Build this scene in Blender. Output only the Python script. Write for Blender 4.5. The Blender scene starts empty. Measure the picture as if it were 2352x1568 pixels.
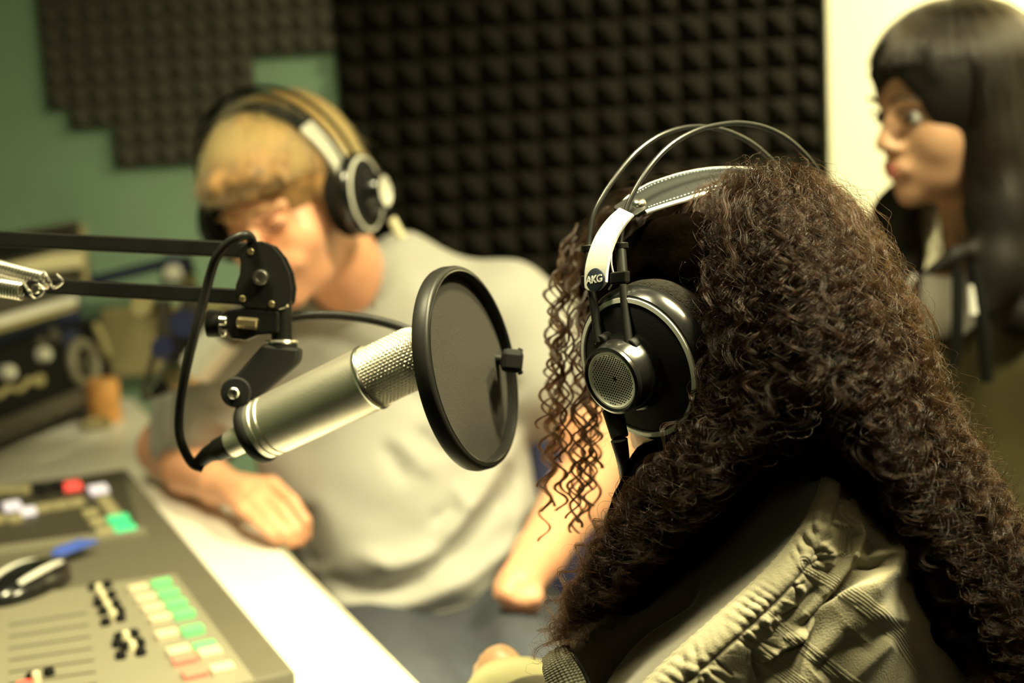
import bpy, bmesh, math, random
import numpy as np
from mathutils import Vector, Matrix
from mathutils.noise import noise as mnoise
random.seed(7); RNG = np.random.default_rng(11)
S = bpy.context.scene
COL = S.collection
# ---------------------------------------------------------------- camera
F_PX = 50.0/36.0*2352
PITCH, ROLL = math.radians(10.0), math.radians(3.4)
O = np.array([0.0, 0.0, 1.30])
FW = np.array([0, math.cos(PITCH), -math.sin(PITCH)])
U0 = np.array([0, math.sin(PITCH), math.cos(PITCH)])
R0 = np.array([1.0, 0, 0])
RT = R0*math.cos(ROLL) - U0*math.sin(ROLL)
UP = U0*math.cos(ROLL) + R0*math.sin(ROLL)
cam = bpy.data.cameras.new('camera'); cam_o = bpy.data.objects.new('camera', cam); COL.objects.link(cam_o)
cam.lens = 50; cam.sensor_width = 36; cam.clip_start = 0.02
cam.dof.use_dof = True; cam.dof.focus_distance = 0.90; cam.dof.aperture_fstop = 4.0
mw = Matrix.Identity(4)
for i in range(3):
    mw[i][0], mw[i][1], mw[i][2], mw[i][3] = RT[i], UP[i], -FW[i], O[i]
cam_o.matrix_world = mw
S.camera = cam_o
S.view_settings.view_transform = 'Standard'; S.view_settings.look = 'None'
S.view_settings.gamma = 1.0; S.view_settings.use_curve_mapping = False
S.view_settings.exposure = 0.0
# ---------------------------------------------------------------- world and lamps
WARM = (1.0, 0.905, 0.50)
wd = bpy.data.worlds.new('world'); S.world = wd; wd.use_nodes = True
wd.node_tree.nodes['Background'].inputs[0].default_value = (1.0, 0.91, 0.52, 1)
wd.node_tree.nodes['Background'].inputs[1].default_value = 0.017
def area(name, loc, target, size, power, color=WARM, spread=180, sy=None):
    l = bpy.data.lights.new(name, 'AREA'); l.energy = power; l.color = color; l.size = size
    if sy: l.shape = 'RECTANGLE'; l.size_y = sy
    l.spread = math.radians(spread)
    o = bpy.data.objects.new(name, l); COL.objects.link(o); o.location = loc
    o.rotation_euler = (Vector(target)-Vector(loc)).to_track_quat('-Z', 'Y').to_euler()
    return o
area('ceiling_lamp_light', (0.86, 0.80, 2.42), (0.22, 1.15, 0.8), 0.28, 42, spread=104)
area('added_crown_light', (0.50, 0.98, 2.42), (0.26, 0.93, 1.0), 0.16, 10, spread=42)  # added narrow light to brighten the crown of the curly hair
area('desk_lamp_light', (-0.40, 1.00, 2.42), (-0.22, 1.30, 0.75), 0.30, 11, spread=66)
area('wall_lamp_light', (1.42, 1.72, 2.42), (1.25, 2.72, 1.35), 0.30, 60, spread=105)
area('rear_fill_light', (0.2, -0.9, 2.3), (0.3, 1.2, 1.0), 0.6, .6, spread=120)  # added weak fill from behind the camera

# ---------------------------------------------------------------- placement helpers
def ray(px, py):
    return FW + RT*((px-1176)/F_PX) + UP*((784-py)/F_PX)
def W(px, py, d): return O + ray(px, py)*d
def D(px, py, z):
    r = ray(px, py); return O + r*((z-O[2])/r[2])
def WY(px, py, y):
    r = ray(px, py); return O + r*(y/r[1])
def depth(p): return float((np.asarray(p)-O) @ FW)
def nrm(v): v = np.asarray(v, float); return v/np.linalg.norm(v)
def camv(r, u, a): return nrm(RT*r + UP*u + FW*a)      # right, up, away

# ---------------------------------------------------------------- materials
def mat(name, col, rough=.5, metal=0, sss=0, spec=.5, sheen=0, emis=None, estr=0, coat=0, noise=0, nscale=40, bump=0, bscale=200, alpha=1):
    m = bpy.data.materials.new(name); m.use_nodes = True
    nt = m.node_tree; b = nt.nodes['Principled BSDF']
    b.inputs['Base Color'].default_value = (*col, 1)
    b.inputs['Roughness'].default_value = rough; b.inputs['Metallic'].default_value = metal
    b.inputs['Specular IOR Level'].default_value = spec
    if sss:
        b.inputs['Subsurface Weight'].default_value = sss; b.inputs['Subsurface Radius'].default_value = (1, .35, .15); b.inputs['Subsurface Scale'].default_value = .008
    if sheen: b.inputs['Sheen Weight'].default_value = sheen
    if coat: b.inputs['Coat Weight'].default_value = coat
    if emis: b.inputs['Emission Color'].default_value = (*emis, 1); b.inputs['Emission Strength'].default_value = estr
    if alpha < 1: b.inputs['Alpha'].default_value = alpha
    tc = nt.nodes.new('ShaderNodeTexCoord')
    if noise:
        n = nt.nodes.new('ShaderNodeTexNoise'); n.inputs['Scale'].default_value = nscale; n.inputs['Detail'].default_value = 4
        nt.links.new(tc.outputs['Object'], n.inputs['Vector'])
        r = nt.nodes.new('ShaderNodeMapRange'); r.inputs['From Min'].default_value = .3; r.inputs['From Max'].default_value = .7
        r.inputs['To Min'].default_value = 1-noise; r.inputs['To Max'].default_value = 1+noise
        nt.links.new(n.outputs['Fac'], r.inputs['Value'])
        mx = nt.nodes.new('ShaderNodeVectorMath'); mx.operation = 'SCALE'; mx.inputs[0].default_value = col
        nt.links.new(r.outputs[0], mx.inputs['Scale']); nt.links.new(mx.outputs[0], b.inputs['Base Color'])
    if bump:
        n = nt.nodes.new('ShaderNodeTexNoise'); n.inputs['Scale'].default_value = bscale; n.inputs['Detail'].default_value = 3
        nt.links.new(tc.outputs['Object'], n.inputs['Vector'])
        bp = nt.nodes.new('ShaderNodeBump'); bp.inputs['Strength'].default_value = bump; bp.inputs['Distance'].default_value = .002
        nt.links.new(n.outputs['Fac'], bp.inputs['Height']); nt.links.new(bp.outputs[0], b.inputs['Normal'])
    return m
M = {}
M['teal'] = mat('teal_paint', (.29, .45, .33), .6, noise=.06, nscale=6)
M['foam_dark'] = mat('charcoal_foam', (.0135, .0118, .009), .95, noise=.2, nscale=60, spec=.1)
M['foam_grey'] = mat('grey_foam', (.085, .08, .066), .95, noise=.15, nscale=60, spec=.1)
M['white_wall'] = mat('white_paint', (.80, .77, .60), .6)
M['ceiling'] = mat('ceiling_paint', (.25, .25, .24), .9)
M['carpet'] = mat('carpet', (.03, .03, .035), .95, noise=.3, nscale=90)
M['desk'] = mat('white_laminate', (.84, .82, .76), .35, noise=.02, nscale=10)
M['desk_edge'] = mat('desk_edging', (.75, .68, .52), .5)
M['black'] = mat('black_paint', (.007, .007, .006), .45, spec=.12, noise=.2, nscale=50)
M['black_matte'] = mat('black_plastic', (.007, .007, .007), .6, spec=.15)
M['black_gloss'] = mat('gloss_black_plastic', (.006, .006, .006), .22, coat=.2)
M['rod'] = mat('dark_steel_rod', (.010, .010, .009), .28)
M['rubber'] = mat('black_rubber', (.010, .0095, .0085), .42, spec=.2)
M['steel'] = mat('bright_steel', (.72, .70, .64), .25, 1)
M['brushed'] = mat('brushed_nickel', (.78, .74, .64), .40, 1, bump=.1, bscale=900)
M['brass'] = mat('brass_screw', (.75, .62, .36), .3, 1)
M['silver_plastic'] = mat('silver_plastic', (.74, .73, .67), .38, .15)
M['mesh_black'] = mat('black_mesh_fabric', (.006, .006, .007), .8, spec=.2, bump=.15, bscale=1500)
M['velour'] = mat('velour_pad', (.010, .009, .007), .95, spec=.1, bump=.8, bscale=700, noise=.3, nscale=400)
M['leather'] = mat('black_leather', (.016, .017, .017), .85, spec=.03, bump=.3, bscale=600)
M['thread'] = mat('blue_grey_thread', (.22, .27, .33), .7)
M['leather_edge'] = mat('strap_edge', (.42, .41, .38), .5)
M['navy_badge'] = mat('navy_badge', (.012, .016, .028), .35)
M['skin'] = mat('skin', (.80, .40, .24), .42, sss=.25, noise=.05, nscale=25)
M['skin_tan'] = mat('tan_skin', (.62, .37, .22), .42, sss=.2, noise=.05, nscale=25)
M['skin_olive'] = mat('olive_skin', (.62, .36, .22), .45, sss=.2)
M['lip'] = mat('lips', (.55, .16, .13), .35)
M['eye_white'] = mat('eye_white', (.42, .40, .37), .3)
M['iris'] = mat('dark_iris', (.02, .015, .012), .12)
M['brow_dark'] = mat('dark_brow', (.03, .02, .015), .8)
M['brow_blond'] = mat('blond_brow', (.30, .17, .07), .8)
M['shirt'] = mat('grey_jersey', (.42, .41, .385), .9, bump=.2, bscale=500)
M['navy'] = mat('navy_cloth', (.042, .048, .064), .85, noise=.15, nscale=80)
M['chair_blue'] = mat('blue_upholstery', (.055, .06, .15), .85, noise=.1, nscale=90)
M['olive_jacket'] = mat('olive_bomber', (.055, .046, .012), .8, noise=.15, nscale=20)
M['white_cloth'] = mat('white_cotton', (.72, .70, .66), .85)
M['lit_cuff'] = mat('lit_olive_cloth', (.50, .47, .25), .85)  # lit version of the jacket olive, light put into the colour
M['wood'] = mat('orange_wood', (.62, .30, .09), .5, noise=.2, nscale=18)
M['console'] = mat('console_grey', (.105, .095, .068), .5, noise=.04, nscale=12)
M['console_dark'] = mat('console_dark', (.045, .040, .028), .5)
M['console_light'] = mat('console_light', (.20, .185, .135), .45)
M['beige'] = mat('beige_paint', (.36, .31, .16), .7)
M['cream'] = mat('cream_plastic', (.72, .66, .45), .5)
M['grey_case'] = mat('grey_case', (.07, .062, .048), .6)
M['navy_metal'] = mat('navy_metal', (.018, .022, .075), .4)
M['pen_blue'] = mat('blue_ribbon', (.05, .10, .50), .5)
M['btn_cream'] = mat('cream_button', (.50, .42, .27), .4, emis=(1, .82, .5), estr=.18)
M['btn_green'] = mat('lit_green_button', (.10, .42, .13), .4, emis=(.35, 1, .35), estr=.38)
M['btn_green2'] = mat('green_button', (.05, .5, .22), .4, emis=(.1, 1, .38), estr=.45)
M['btn_red'] = mat('lit_red_button', (.8, .1, .08), .4, emis=(1, .06, .05), estr=.8)
M['btn_pink'] = mat('pink_button', (.6, .16, .10), .4, emis=(1, .35, .22), estr=.40)
M['btn_white'] = mat('white_button', (.8, .75, .85), .4, emis=(.8, .72, 1), estr=.4)
M['btn_dim'] = mat('dim_button', (.34, .30, .17), .5)
M['paper'] = mat('white_paper', (.85, .83, .78), .7)
M['lamp'] = mat('lamp_diffuser', (.9, .9, .8), .5, emis=(1, .86, .48), estr=3)

# ---------------------------------------------------------------- mesh helpers
class MB:
    def __init__(s): s.v = []; s.f = []; s.n = 0; s.mi = []
    def add(s, v, f, mi=0):
        v = np.asarray(v, float).reshape(-1, 3); s.v.append(v)
        s.f += [tuple(i+s.n for i in q) for q in f]; s.mi += [mi]*len(f); s.n += len(v); return s
    def build(s, name, mats, parent=None, smooth=True, bevel=0, sharp=35):
        me = bpy.data.meshes.new(name)
        me.from_pydata(np.vstack(s.v).tolist(), [], s.f)
        mats = mats if isinstance(mats, (list, tuple)) else [mats]
        for m in mats: me.materials.append(m)
        if len(mats) > 1: me.polygons.foreach_set('material_index', s.mi)
        me.polygons.foreach_set('use_smooth', [smooth]*len(me.polygons))
        if smooth and sharp: me.set_sharp_from_angle(angle=math.radians(sharp))
        me.update()
        o = bpy.data.objects.new(name, me); COL.objects.link(o)
        if parent: o.parent = parent; o.matrix_parent_inverse = Matrix.Translation(parent.location).inverted()
        if bevel:
            b = o.modifiers.new('bevel', 'BEVEL'); b.width = bevel; b.segments = 2; b.limit_method = 'ANGLE'
        return o
def box(mb, c, ax, ay, az, sx, sy, sz, mi=0):
    c = np.asarray(c, float); v = []
    for i in (-1, 1):
        for j in (-1, 1):
            for k in (-1, 1): v.append(c+np.asarray(ax)*sx/2*i+np.asarray(ay)*sy/2*j+np.asarray(az)*sz/2*k)
    f = [(0,1,3,2),(4,6,7,5),(0,4,5,1),(2,3,7,6),(0,2,6,4),(1,5,7,3)]
    if np.dot(np.cross(ax, ay), az) < 0: f = [q[::-1] for q in f]
    return mb.add(v, f, mi)
X, Y, Z = np.eye(3)
def abox(mb, x0, x1, y0, y1, z0, z1, mi=0):
    return box(mb, ((x0+x1)/2, (y0+y1)/2, (z0+z1)/2), X, Y, Z, x1-x0, y1-y0, z1-z0, mi)
def catmull(P, n):
    P = np.asarray(P, float); m = len(P)
    Q = np.vstack([2*P[0]-P[1], P, 2*P[-1]-P[-2]])
    t = np.linspace(0, m-1, n); i = np.minimum(t.astype(int), m-2); u = (t-i)[:, None]
    a, b, c, d = Q[i], Q[i+1], Q[i+2], Q[i+3]
    return .5*((2*b)+(c-a)*u+(2*a-5*b+4*c-d)*u*u+(3*b-a-3*c+d)*u**3)
def frames(P):
    T = np.gradient(P, axis=0); T /= np.linalg.norm(T, axis=1)[:, None]+1e-12
    n = np.cross(T[0], [0.13, .2, 1]); n /= np.linalg.norm(n); N = [n]
    for i in range(1, len(P)):
        n = N[-1]-T[i]*np.dot(N[-1], T[i]); N.append(n/np.linalg.norm(n))
    N = np.array(N); return T, N, np.cross(T, N)
def tube(mb, P, r, seg=10, cap=True, mi=0, closed=False):
    P = np.asarray(P, float); n = len(P); r = np.broadcast_to(np.asarray(r, float), (n,))
    T, N, B = frames(P)
    a = np.linspace(0, 2*np.pi, seg, endpoint=False)
    v = P[:, None]+r[:, None, None]*(np.cos(a)[None, :, None]*N[:, None]+np.sin(a)[None, :, None]*B[:, None])
    f = []
    for i in range(n-1 if not closed else n):
        k = (i+1) % n
        for j in range(seg):
            j2 = (j+1) % seg; f.append((i*seg+j, i*seg+j2, k*seg+j2, k*seg+j))
    if cap and not closed: f.append(tuple(range(seg))[::-1]); f.append(tuple(range((n-1)*seg, n*seg)))
    return mb.add(v.reshape(-1, 3), f, mi)
def basis(n, hint=None):
    n = nrm(n); h = np.asarray(hint if hint is not None else (0.1, .2, 1), float)
    u = nrm(h-n*np.dot(h, n)); return n, u, np.cross(u, n)
def lathe(mb, c, n, prof, seg=48, mi=0, hint=None, cap=True):
    """prof: list of (radius, height along n)"""
    n, u, v = basis(n, hint); c = np.asarray(c, float)
    a = np.linspace(0, 2*np.pi, seg, endpoint=False); vv = []
    for r, h in prof:
        r = max(r, 1e-5); vv.append(c+n*h+r*(np.cos(a)[:, None]*u+np.sin(a)[:, None]*v))
    f = []
    for i in range(len(prof)-1):
        for j in range(seg):
            j2 = (j+1) % seg; f.append((i*seg+j, (i+1)*seg+j, (i+1)*seg+j2, i*seg+j2))
    if cap:
        f.append(tuple(range(seg))); f.append(tuple(range((len(prof)-1)*seg, len(prof)*seg))[::-1])
    return mb.add(np.vstack(vv), f, mi)
def torus(mb, c, n, R, r, seg=64, s2=10, mi=0, sq=1.0):
    n, u, v = basis(n); a = np.linspace(0, 2*np.pi, seg, endpoint=False); b = np.linspace(0, 2*np.pi, s2, endpoint=False)
    rad = np.cos(a)[:, None]*u+np.sin(a)[:, None]*v
    V = np.asarray(c)+rad[:, None]*(R+r*np.cos(b))[None, :, None]+n*(r*sq*np.sin(b))[None, :, None]
    f = [(i*s2+j, ((i+1) % seg)*s2+j, ((i+1) % seg)*s2+(j+1) % s2, i*s2+(j+1) % s2) for i in range(seg) for j in range(s2)]
    return mb.add(V.reshape(-1, 3), f, mi)
def prism(mb, pts, h, mi=0):
    """pts: ordered outline (n,3), extruded by vector h"""
    p = np.asarray(pts, float); n = len(p); v = np.vstack([p, p+h])
    f = [tuple(range(n)), tuple(range(n, 2*n))[::-1]]+[(i, i+n, (i+1) % n+n, (i+1) % n) for i in range(n)]
    return mb.add(v, f, mi)
def empty(name, loc, label=None, cat=None, group=None):
    o = bpy.data.objects.new(name, None); COL.objects.link(o); o.location = loc; o.empty_display_size = .05
    if label: tag(o, label, cat, group)
    return o
def tag(o, label=None, cat=None, group=None, kind=None):
    if label: o['label'] = label
    if cat: o['category'] = cat
    if group: o['group'] = group
    if kind: o['kind'] = kind
    return o
def plabel(o, l): o['label'] = l; return o

# ---------------------------------------------------------------- distance field bodies
class Field:
    def __init__(s, lo, hi, h):
        s.h = h; s.lo = np.asarray(lo, float); s.n = np.ceil((np.asarray(hi)-s.lo)/h).astype(int)+1
        s.d = np.full(s.n, 1.0, np.float32)
    def sub(s, lo, hi):
        a = np.clip(np.floor((np.asarray(lo)-s.lo)/s.h).astype(int), 0, s.n); b = np.clip(np.ceil((np.asarray(hi)-s.lo)/s.h).astype(int)+1, 0, s.n)
        if np.any(b <= a): return None, None
        sl = tuple(slice(a[i], b[i]) for i in range(3))
        g = np.stack(np.meshgrid(*[s.lo[i]+s.h*np.arange(a[i], b[i]) for i in range(3)], indexing='ij'), -1).astype(np.float32)
        return sl, g
    def put(s, sl, e, k, op='u'):
        d = s.d[sl]
        if op == 'u':
            h = np.clip(.5+.5*(d-e)/k, 0, 1); s.d[sl] = d*(1-h)+e*h-k*h*(1-h)
        elif op == 's':
            h = np.clip(.5-.5*(d+e)/k, 0, 1); s.d[sl] = d*(1-h)-e*h+k*h*(1-h)
    def ell(s, c, r, A=None, k=.01, op='u'):
        c = np.asarray(c, float); r = np.asarray(r, np.float32)*np.ones(3, np.float32); m = r.max()+k*2+s.h*2
        sl, g = s.sub(c-m, c+m)
        if sl is None: return
        p = g-c.astype(np.float32)
        if A is not None: p = p @ np.asarray(A, np.float32)
        k0 = np.linalg.norm(p/r, axis=-1); k1 = np.linalg.norm(p/(r*r), axis=-1)+1e-9
        s.put(sl, k0*(k0-1)/k1, k, op)
    def cap(s, a, b, ra, rb, k=.01, op='u', flat=None):
        a = np.asarray(a, float); b = np.asarray(b, float); m = max(ra, rb)+k*2+s.h*2
        sl, g = s.sub(np.minimum(a, b)-m, np.maximum(a, b)+m)
        if sl is None: return
        ab = (b-a).astype(np.float32); p = g-a.astype(np.float32)
        t = np.clip((p @ ab)/(ab @ ab+1e-12), 0, 1)
        q = p-t[..., None]*ab
        if flat is not None:
            ax, fac = flat; ax = np.asarray(ax, np.float32); q = q+((q @ ax)*(fac-1))[..., None]*ax
        s.put(sl, np.linalg.norm(q, axis=-1)-(ra+(rb-ra)*t), k, op)
    def chain(s, P, R, k=.01, op='u', flat=None):
        for i in range(len(P)-1): s.cap(P[i], P[i+1], R[i], R[i+1], k, op, flat)
    def cutz(s, z):
        zz = s.lo[2]+s.h*np.arange(s.n[2]); s.d = np.maximum(s.d, (z-zz)[None, None, :].astype(np.float32))
    def disp(s, fn, band=.03):
        g = s.sub(s.lo, s.lo+s.h*(s.n-1))[1]; m = np.abs(s.d) < band
        s.d[m] += fn(g[m]).astype(np.float32)
    def mesh(s, name, mats, parent=None, fn_mat=None, smooth_it=2):
        d = s.d; n = np.array(d.shape); I = d < 0
        c = np.zeros(n-1, np.int8)
        for i in (0, 1):
            for j in (0, 1):
                for k in (0, 1): c += I[i:n[0]-1+i, j:n[1]-1+j, k:n[2]-1+k]
        cells = np.argwhere((c > 0) & (c < 8)); idx = -np.ones(n-1, np.int64); idx[tuple(cells.T)] = np.arange(len(cells))
        acc = np.zeros((len(cells), 3)); cnt = np.zeros(len(cells))
        cor = [np.array((i, j, k)) for i in (0, 1) for j in (0, 1) for k in (0, 1)]
        for a in cor:
            for ax in range(3):
                if a[ax]: continue
                b = a.copy(); b[ax] = 1
                da = d[tuple((cells+a).T)]; db = d[tuple((cells+b).T)]; m = (da < 0) != (db < 0)
                t = np.where(m, da/(da-db+1e-12), 0); p = a+t[:, None]*(b-a)
                acc[m] += p[m]; cnt[m] += 1
        V = s.lo+s.h*(cells+acc/cnt[:, None])
        Fs = []
        for ax in range(3):
            sl0 = [slice(None)]*3; sl1 = [slice(None)]*3; sl0[ax] = slice(0, -1); sl1[ax] = slice(1, None)
            A, B = I[tuple(sl0)], I[tuple(sl1)]; e = np.argwhere(A != B)
            o1, o2 = [(1, 2), (2, 0), (0, 1)][ax]
            ok = (e[:, o1] > 0) & (e[:, o2] > 0) & (e[:, o1] < n[o1]-1) & (e[:, o2] < n[o2]-1); e = e[ok]
            s_in = A[tuple(e.T)]
            q = []
            for (x, y) in ((1, 1), (0, 1), (0, 0), (1, 0)):
                w = e.copy(); w[:, o1] -= x; w[:, o2] -= y; q.append(idx[tuple(w.T)])
            q = np.stack(q, 1); q[~s_in] = q[~s_in][:, ::-1]; Fs.append(q)
        Fq = np.vstack(Fs); Fq = Fq[(Fq >= 0).all(1)]
        for _ in range(smooth_it):
            a2 = np.zeros_like(V); c2 = np.zeros(len(V))
            for i in range(4):
                j = (i+1) % 4
                np.add.at(a2, Fq[:, i], V[Fq[:, j]]); np.add.at(c2, Fq[:, i], 1)
                np.add.at(a2, Fq[:, j], V[Fq[:, i]]); np.add.at(c2, Fq[:, j], 1)
            V = V*.4+.6*a2/np.maximum(c2, 1)[:, None]
        me = bpy.data.meshes.new(name); me.vertices.add(len(V)); me.vertices.foreach_set('co', V.astype(np.float32).ravel())
        me.loops.add(Fq.size); me.loops.foreach_set('vertex_index', Fq.astype(np.int32).ravel())
        me.polygons.add(len(Fq)); me.polygons.foreach_set('loop_start', np.arange(0, Fq.size, 4, dtype=np.int32))
        me.update(calc_edges=True); me.validate()
        mats = mats if isinstance(mats, (list, tuple)) else [mats]
        for m in mats: me.materials.append(m)
        me.polygons.foreach_set('use_smooth', [True]*len(me.polygons))
        if fn_mat is not None:
            cen = V[Fq].mean(1); me.polygons.foreach_set('material_index', fn_mat(cen).astype(np.int32))
        o = bpy.data.objects.new(name, me); COL.objects.link(o)
        if parent: o.parent = parent; o.matrix_parent_inverse = Matrix.Translation(parent.location).inverted()
        return o
def wob(P, scale, seed=0, n=5):
    r = np.random.default_rng(seed); o = 0
    for i in range(n):
        k = r.normal(size=3); k *= scale*r.uniform(.6, 1.6)/np.linalg.norm(k); o = o+np.sin(P @ k+r.uniform(0, 6.3))
    return o/n
def grid_surf(name, rows, nu, nv, mats, parent=None, disp=None, thick=.002, uvs=True):
    """rows: (a,b,3) control points, smooth interpolated"""
    R = np.asarray(rows, float)
    A = np.stack([catmull(R[i], nv) for i in range(len(R))])
    G = np.stack([catmull(A[:, j], nu) for j in range(nv)], 1)
    du = np.gradient(G, axis=0); dv = np.gradient(G, axis=1); N = np.cross(du, dv); N /= np.linalg.norm(N, axis=2)[..., None]+1e-12
    if np.mean(np.sum(N*(G-O), axis=2)) > 0: N = -N
    uu, vv = np.meshgrid(np.linspace(0, 1, nu), np.linspace(0, 1, nv), indexing='ij')
    if disp is not None: G = G+N*disp(uu, vv, G)[..., None]
    f = [(i*nv+j, (i+1)*nv+j, (i+1)*nv+j+1, i*nv+j+1) for i in range(nu-1) for j in range(nv-1)]
    mb = MB(); mb.add(G.reshape(-1, 3), f); o = mb.build(name, mats, parent, sharp=0)
    me = o.data
    uvl = me.uv_layers.new(name='uv'); li = np.zeros(len(me.loops), np.int32); me.loops.foreach_get('vertex_index', li)
    uvf = np.stack([uu.ravel(), vv.ravel()], 1)[li]; uvl.data.foreach_set('uv', uvf.ravel())
    if thick:
        m = o.modifiers.new('thickness', 'SOLIDIFY'); m.thickness = thick; m.offset = 0
    return o
# ---------------------------------------------------------------- hair curves
def curves_obj(name, P, rad, m, parent=None):
    """P: (n strands, k points, 3)"""
    n, k = P.shape[:2]
    hc = bpy.data.hair_curves.new(name); hc.add_curves([k]*n)
    hc.points.foreach_set('position', P.astype(np.float32).ravel())
    r = np.broadcast_to(rad, (n, k)).astype(np.float32)
    at = hc.attributes.get('radius') or hc.attributes.new('radius', 'FLOAT', 'POINT'); at.data.foreach_set('value', r.ravel().copy())
    hc.materials.append(m)
    o = bpy.data.objects.new(name, hc); COL.objects.link(o)
    if parent: o.parent = parent; o.matrix_parent_inverse = Matrix.Translation(parent.location).inverted()
    return o
def hair_mat(name, col, rough=.3, rr=.35, rand=.25, coat=0):
    m = bpy.data.materials.new(name); m.use_nodes = True; nt = m.node_tree; nt.nodes.clear()
    h = nt.nodes.new('ShaderNodeBsdfHairPrincipled'); out = nt.nodes.new('ShaderNodeOutputMaterial')
    h.parametrization = 'COLOR'; h.inputs['Color'].default_value = (*col, 1)
    h.inputs['Roughness'].default_value = rough; h.inputs['Radial Roughness'].default_value = rr
    h.inputs['Random Roughness'].default_value = .2
    try: h.inputs['Coat'].default_value = coat
    except Exception: pass
    info = nt.nodes.new('ShaderNodeHairInfo'); mr = nt.nodes.new('ShaderNodeMapRange')
    mr.inputs['To Min'].default_value = 1-rand; mr.inputs['To Max'].default_value = 1+rand
    vm = nt.nodes.new('ShaderNodeVectorMath'); vm.operation = 'SCALE'; vm.inputs[0].default_value = col
    nt.links.new(info.outputs['Random'], mr.inputs['Value']); nt.links.new(mr.outputs[0], vm.inputs['Scale'])
    nt.links.new(vm.outputs[0], h.inputs['Color'])
    nt.links.new(h.outputs[0], out.inputs['Surface'])
    return m
# ================================================================ ROOM
def proj(P):
    P = np.asarray(P)-O; d = P @ FW
    return 1176+F_PX*(P @ RT)/d, 784-F_PX*(P @ UP)/d
YB = 2.75
def struct(mb, name, m, **k): return tag(mb.build(name, m, smooth=False, **k), kind='structure')
mb = MB(); abox(mb, -1.7, 1.75, YB, YB+.1, 0, 2.5); struct(mb, 'wall_back', M['teal'])
mb = MB(); abox(mb, -1.8, -1.7, -1.9, YB+.1, 0, 2.5); struct(mb, 'wall_left', M['teal'])
mb = MB(); abox(mb, 1.75, 1.85, -1.9, YB+.1, 0, 2.5); struct(mb, 'wall_right', M['white_wall'])
mb = MB(); abox(mb, -1.7, 1.75, -1.9, -1.8, 0, 2.5); struct(mb, 'wall_front', M['foam_grey'])
mb = MB(); abox(mb, -1.8, 1.85, -1.9, YB+.1, -.1, 0); struct(mb, 'floor', M['carpet'])
mb = MB(); abox(mb, -1.8, 1.85, -1.9, YB+.1, 2.5, 2.6); struct(mb, 'ceiling', M['ceiling'])
xw = WY(1903, 250, 2.70)[0]
mb = MB(); abox(mb, xw, 1.749, 2.70, YB-.001, 0.001, 2.499); struct(mb, 'wall_back_white', M['white_wall'], bevel=.003)
for nm, lx, ly, s in (('small and added over the curly hair to brighten the crown', .50, .98, .20), ('over the white wall', 1.42, 1.72, .34), ('between the blond man and the curly haired woman', .86, .80, .34), ('over the console', -.40, 1.00, .34), ('added behind the camera as fill', .2, -.9, .6)):  # fixtures over the curly hair and behind the camera are added
    e = empty('ceiling_lamp', (lx, ly, 2.5), 'square warm ceiling lamp, the one '+nm, 'ceiling lamp', 'square ceiling lamps')
    mb = MB(); t = .012; abox(mb, lx-s/2-t, lx+s/2+t, ly-s/2-t, ly-s/2, 2.43, 2.4995); abox(mb, lx-s/2-t, lx+s/2+t, ly+s/2, ly+s/2+t, 2.43, 2.4995)
    abox(mb, lx-s/2-t, lx-s/2, ly-s/2, ly+s/2, 2.43, 2.4995); abox(mb, lx+s/2, lx+s/2+t, ly-s/2, ly+s/2, 2.43, 2.4995); mb.build('frame', M['white_wall'], e, smooth=False)
    mb = MB(); abox(mb, lx-s/2, lx+s/2, ly-s/2, ly+s/2, 2.44, 2.46); mb.build('diffuser', M['lamp'], e, smooth=False)

def foam(name, inside, x0, x1, z0, z1, pitch, hgt, m, base=.015, yb=YB, pz=None):
    mb = MB(); v = []; f = []; n = 0
    nx = int(round((x1-x0)/pitch)); pz = pz or pitch; nz = int(round((z1-z0)/pz)); px = (x1-x0)/nx
    cells = [(i, j) for i in range(nx) for j in range(nz) if inside(x0+(i+.5)*px, z1-(j+.5)*pz)]
    cs = set(cells); yf = yb-base
    for i, j in cells:
        a, b = x0+i*px, x0+(i+1)*px; d, c = z1-j*pz, z1-(j+1)*pz
        cx, cz = (a+b)/2, (c+d)/2; q = px*.09
        v += [(a, yf, c), (b, yf, c), (b, yf, d), (a, yf, d), (cx-q, yf-hgt, cz-q), (cx+q, yf-hgt, cz-q), (cx+q, yf-hgt, cz+q), (cx-q, yf-hgt, cz+q)]
        f += [(n, n+1, n+5, n+4), (n+1, n+2, n+6, n+5), (n+2, n+3, n+7, n+6), (n+3, n, n+4, n+7), (n+4, n+5, n+6, n+7)]; n += 8
        for di, dj, e0, e1 in ((-1, 0, 3, 0), (1, 0, 1, 2), (0, -1, 2, 3), (0, 1, 0, 1)):
            if (i+di, j+dj) not in cs:
                p, r = v[n-8+e0], v[n-8+e1]; v += [p, r, (r[0], yb-.0005, r[2]), (p[0], yb-.0005, p[2])]; f.append((n, n+3, n+2, n+1)); n += 4
    mb.add(v, f); return mb.build(name, m, smooth=False)
xl = WY(780, 200, YB)[0]; xr = xw-.004
o = foam('acoustic_foam_panel', lambda x, z: True, xl, xr, .50, 2.4, .0545, .026, M['foam_dark'])
tag(o, 'large dark charcoal pyramid foam panel on the wall behind the blond man', 'acoustic foam')
poly = [(95, -300), (118, 252), (179, 256), (182, 296), (268, 292), (273, 388), (577, 375), (577, 121), (775, 112), (762, -300)]
def inpoly(x, y, P):
    c = False; n = len(P)
    for i in range(n):
        (x1, y1), (x2, y2) = P[i], P[(i+1) % n]
        if (y1 > y) != (y2 > y) and x < (x2-x1)*(y-y1)/(y2-y1)+x1: c = not c
    return c
o = foam('acoustic_foam_panel', lambda x, z: inpoly(*[float(t) for t in proj((x, YB, z))], poly), WY(98, 100, YB)[0], xl-.002, 1.2, 2.2, .0385, .010, M['foam_grey'])
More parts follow.
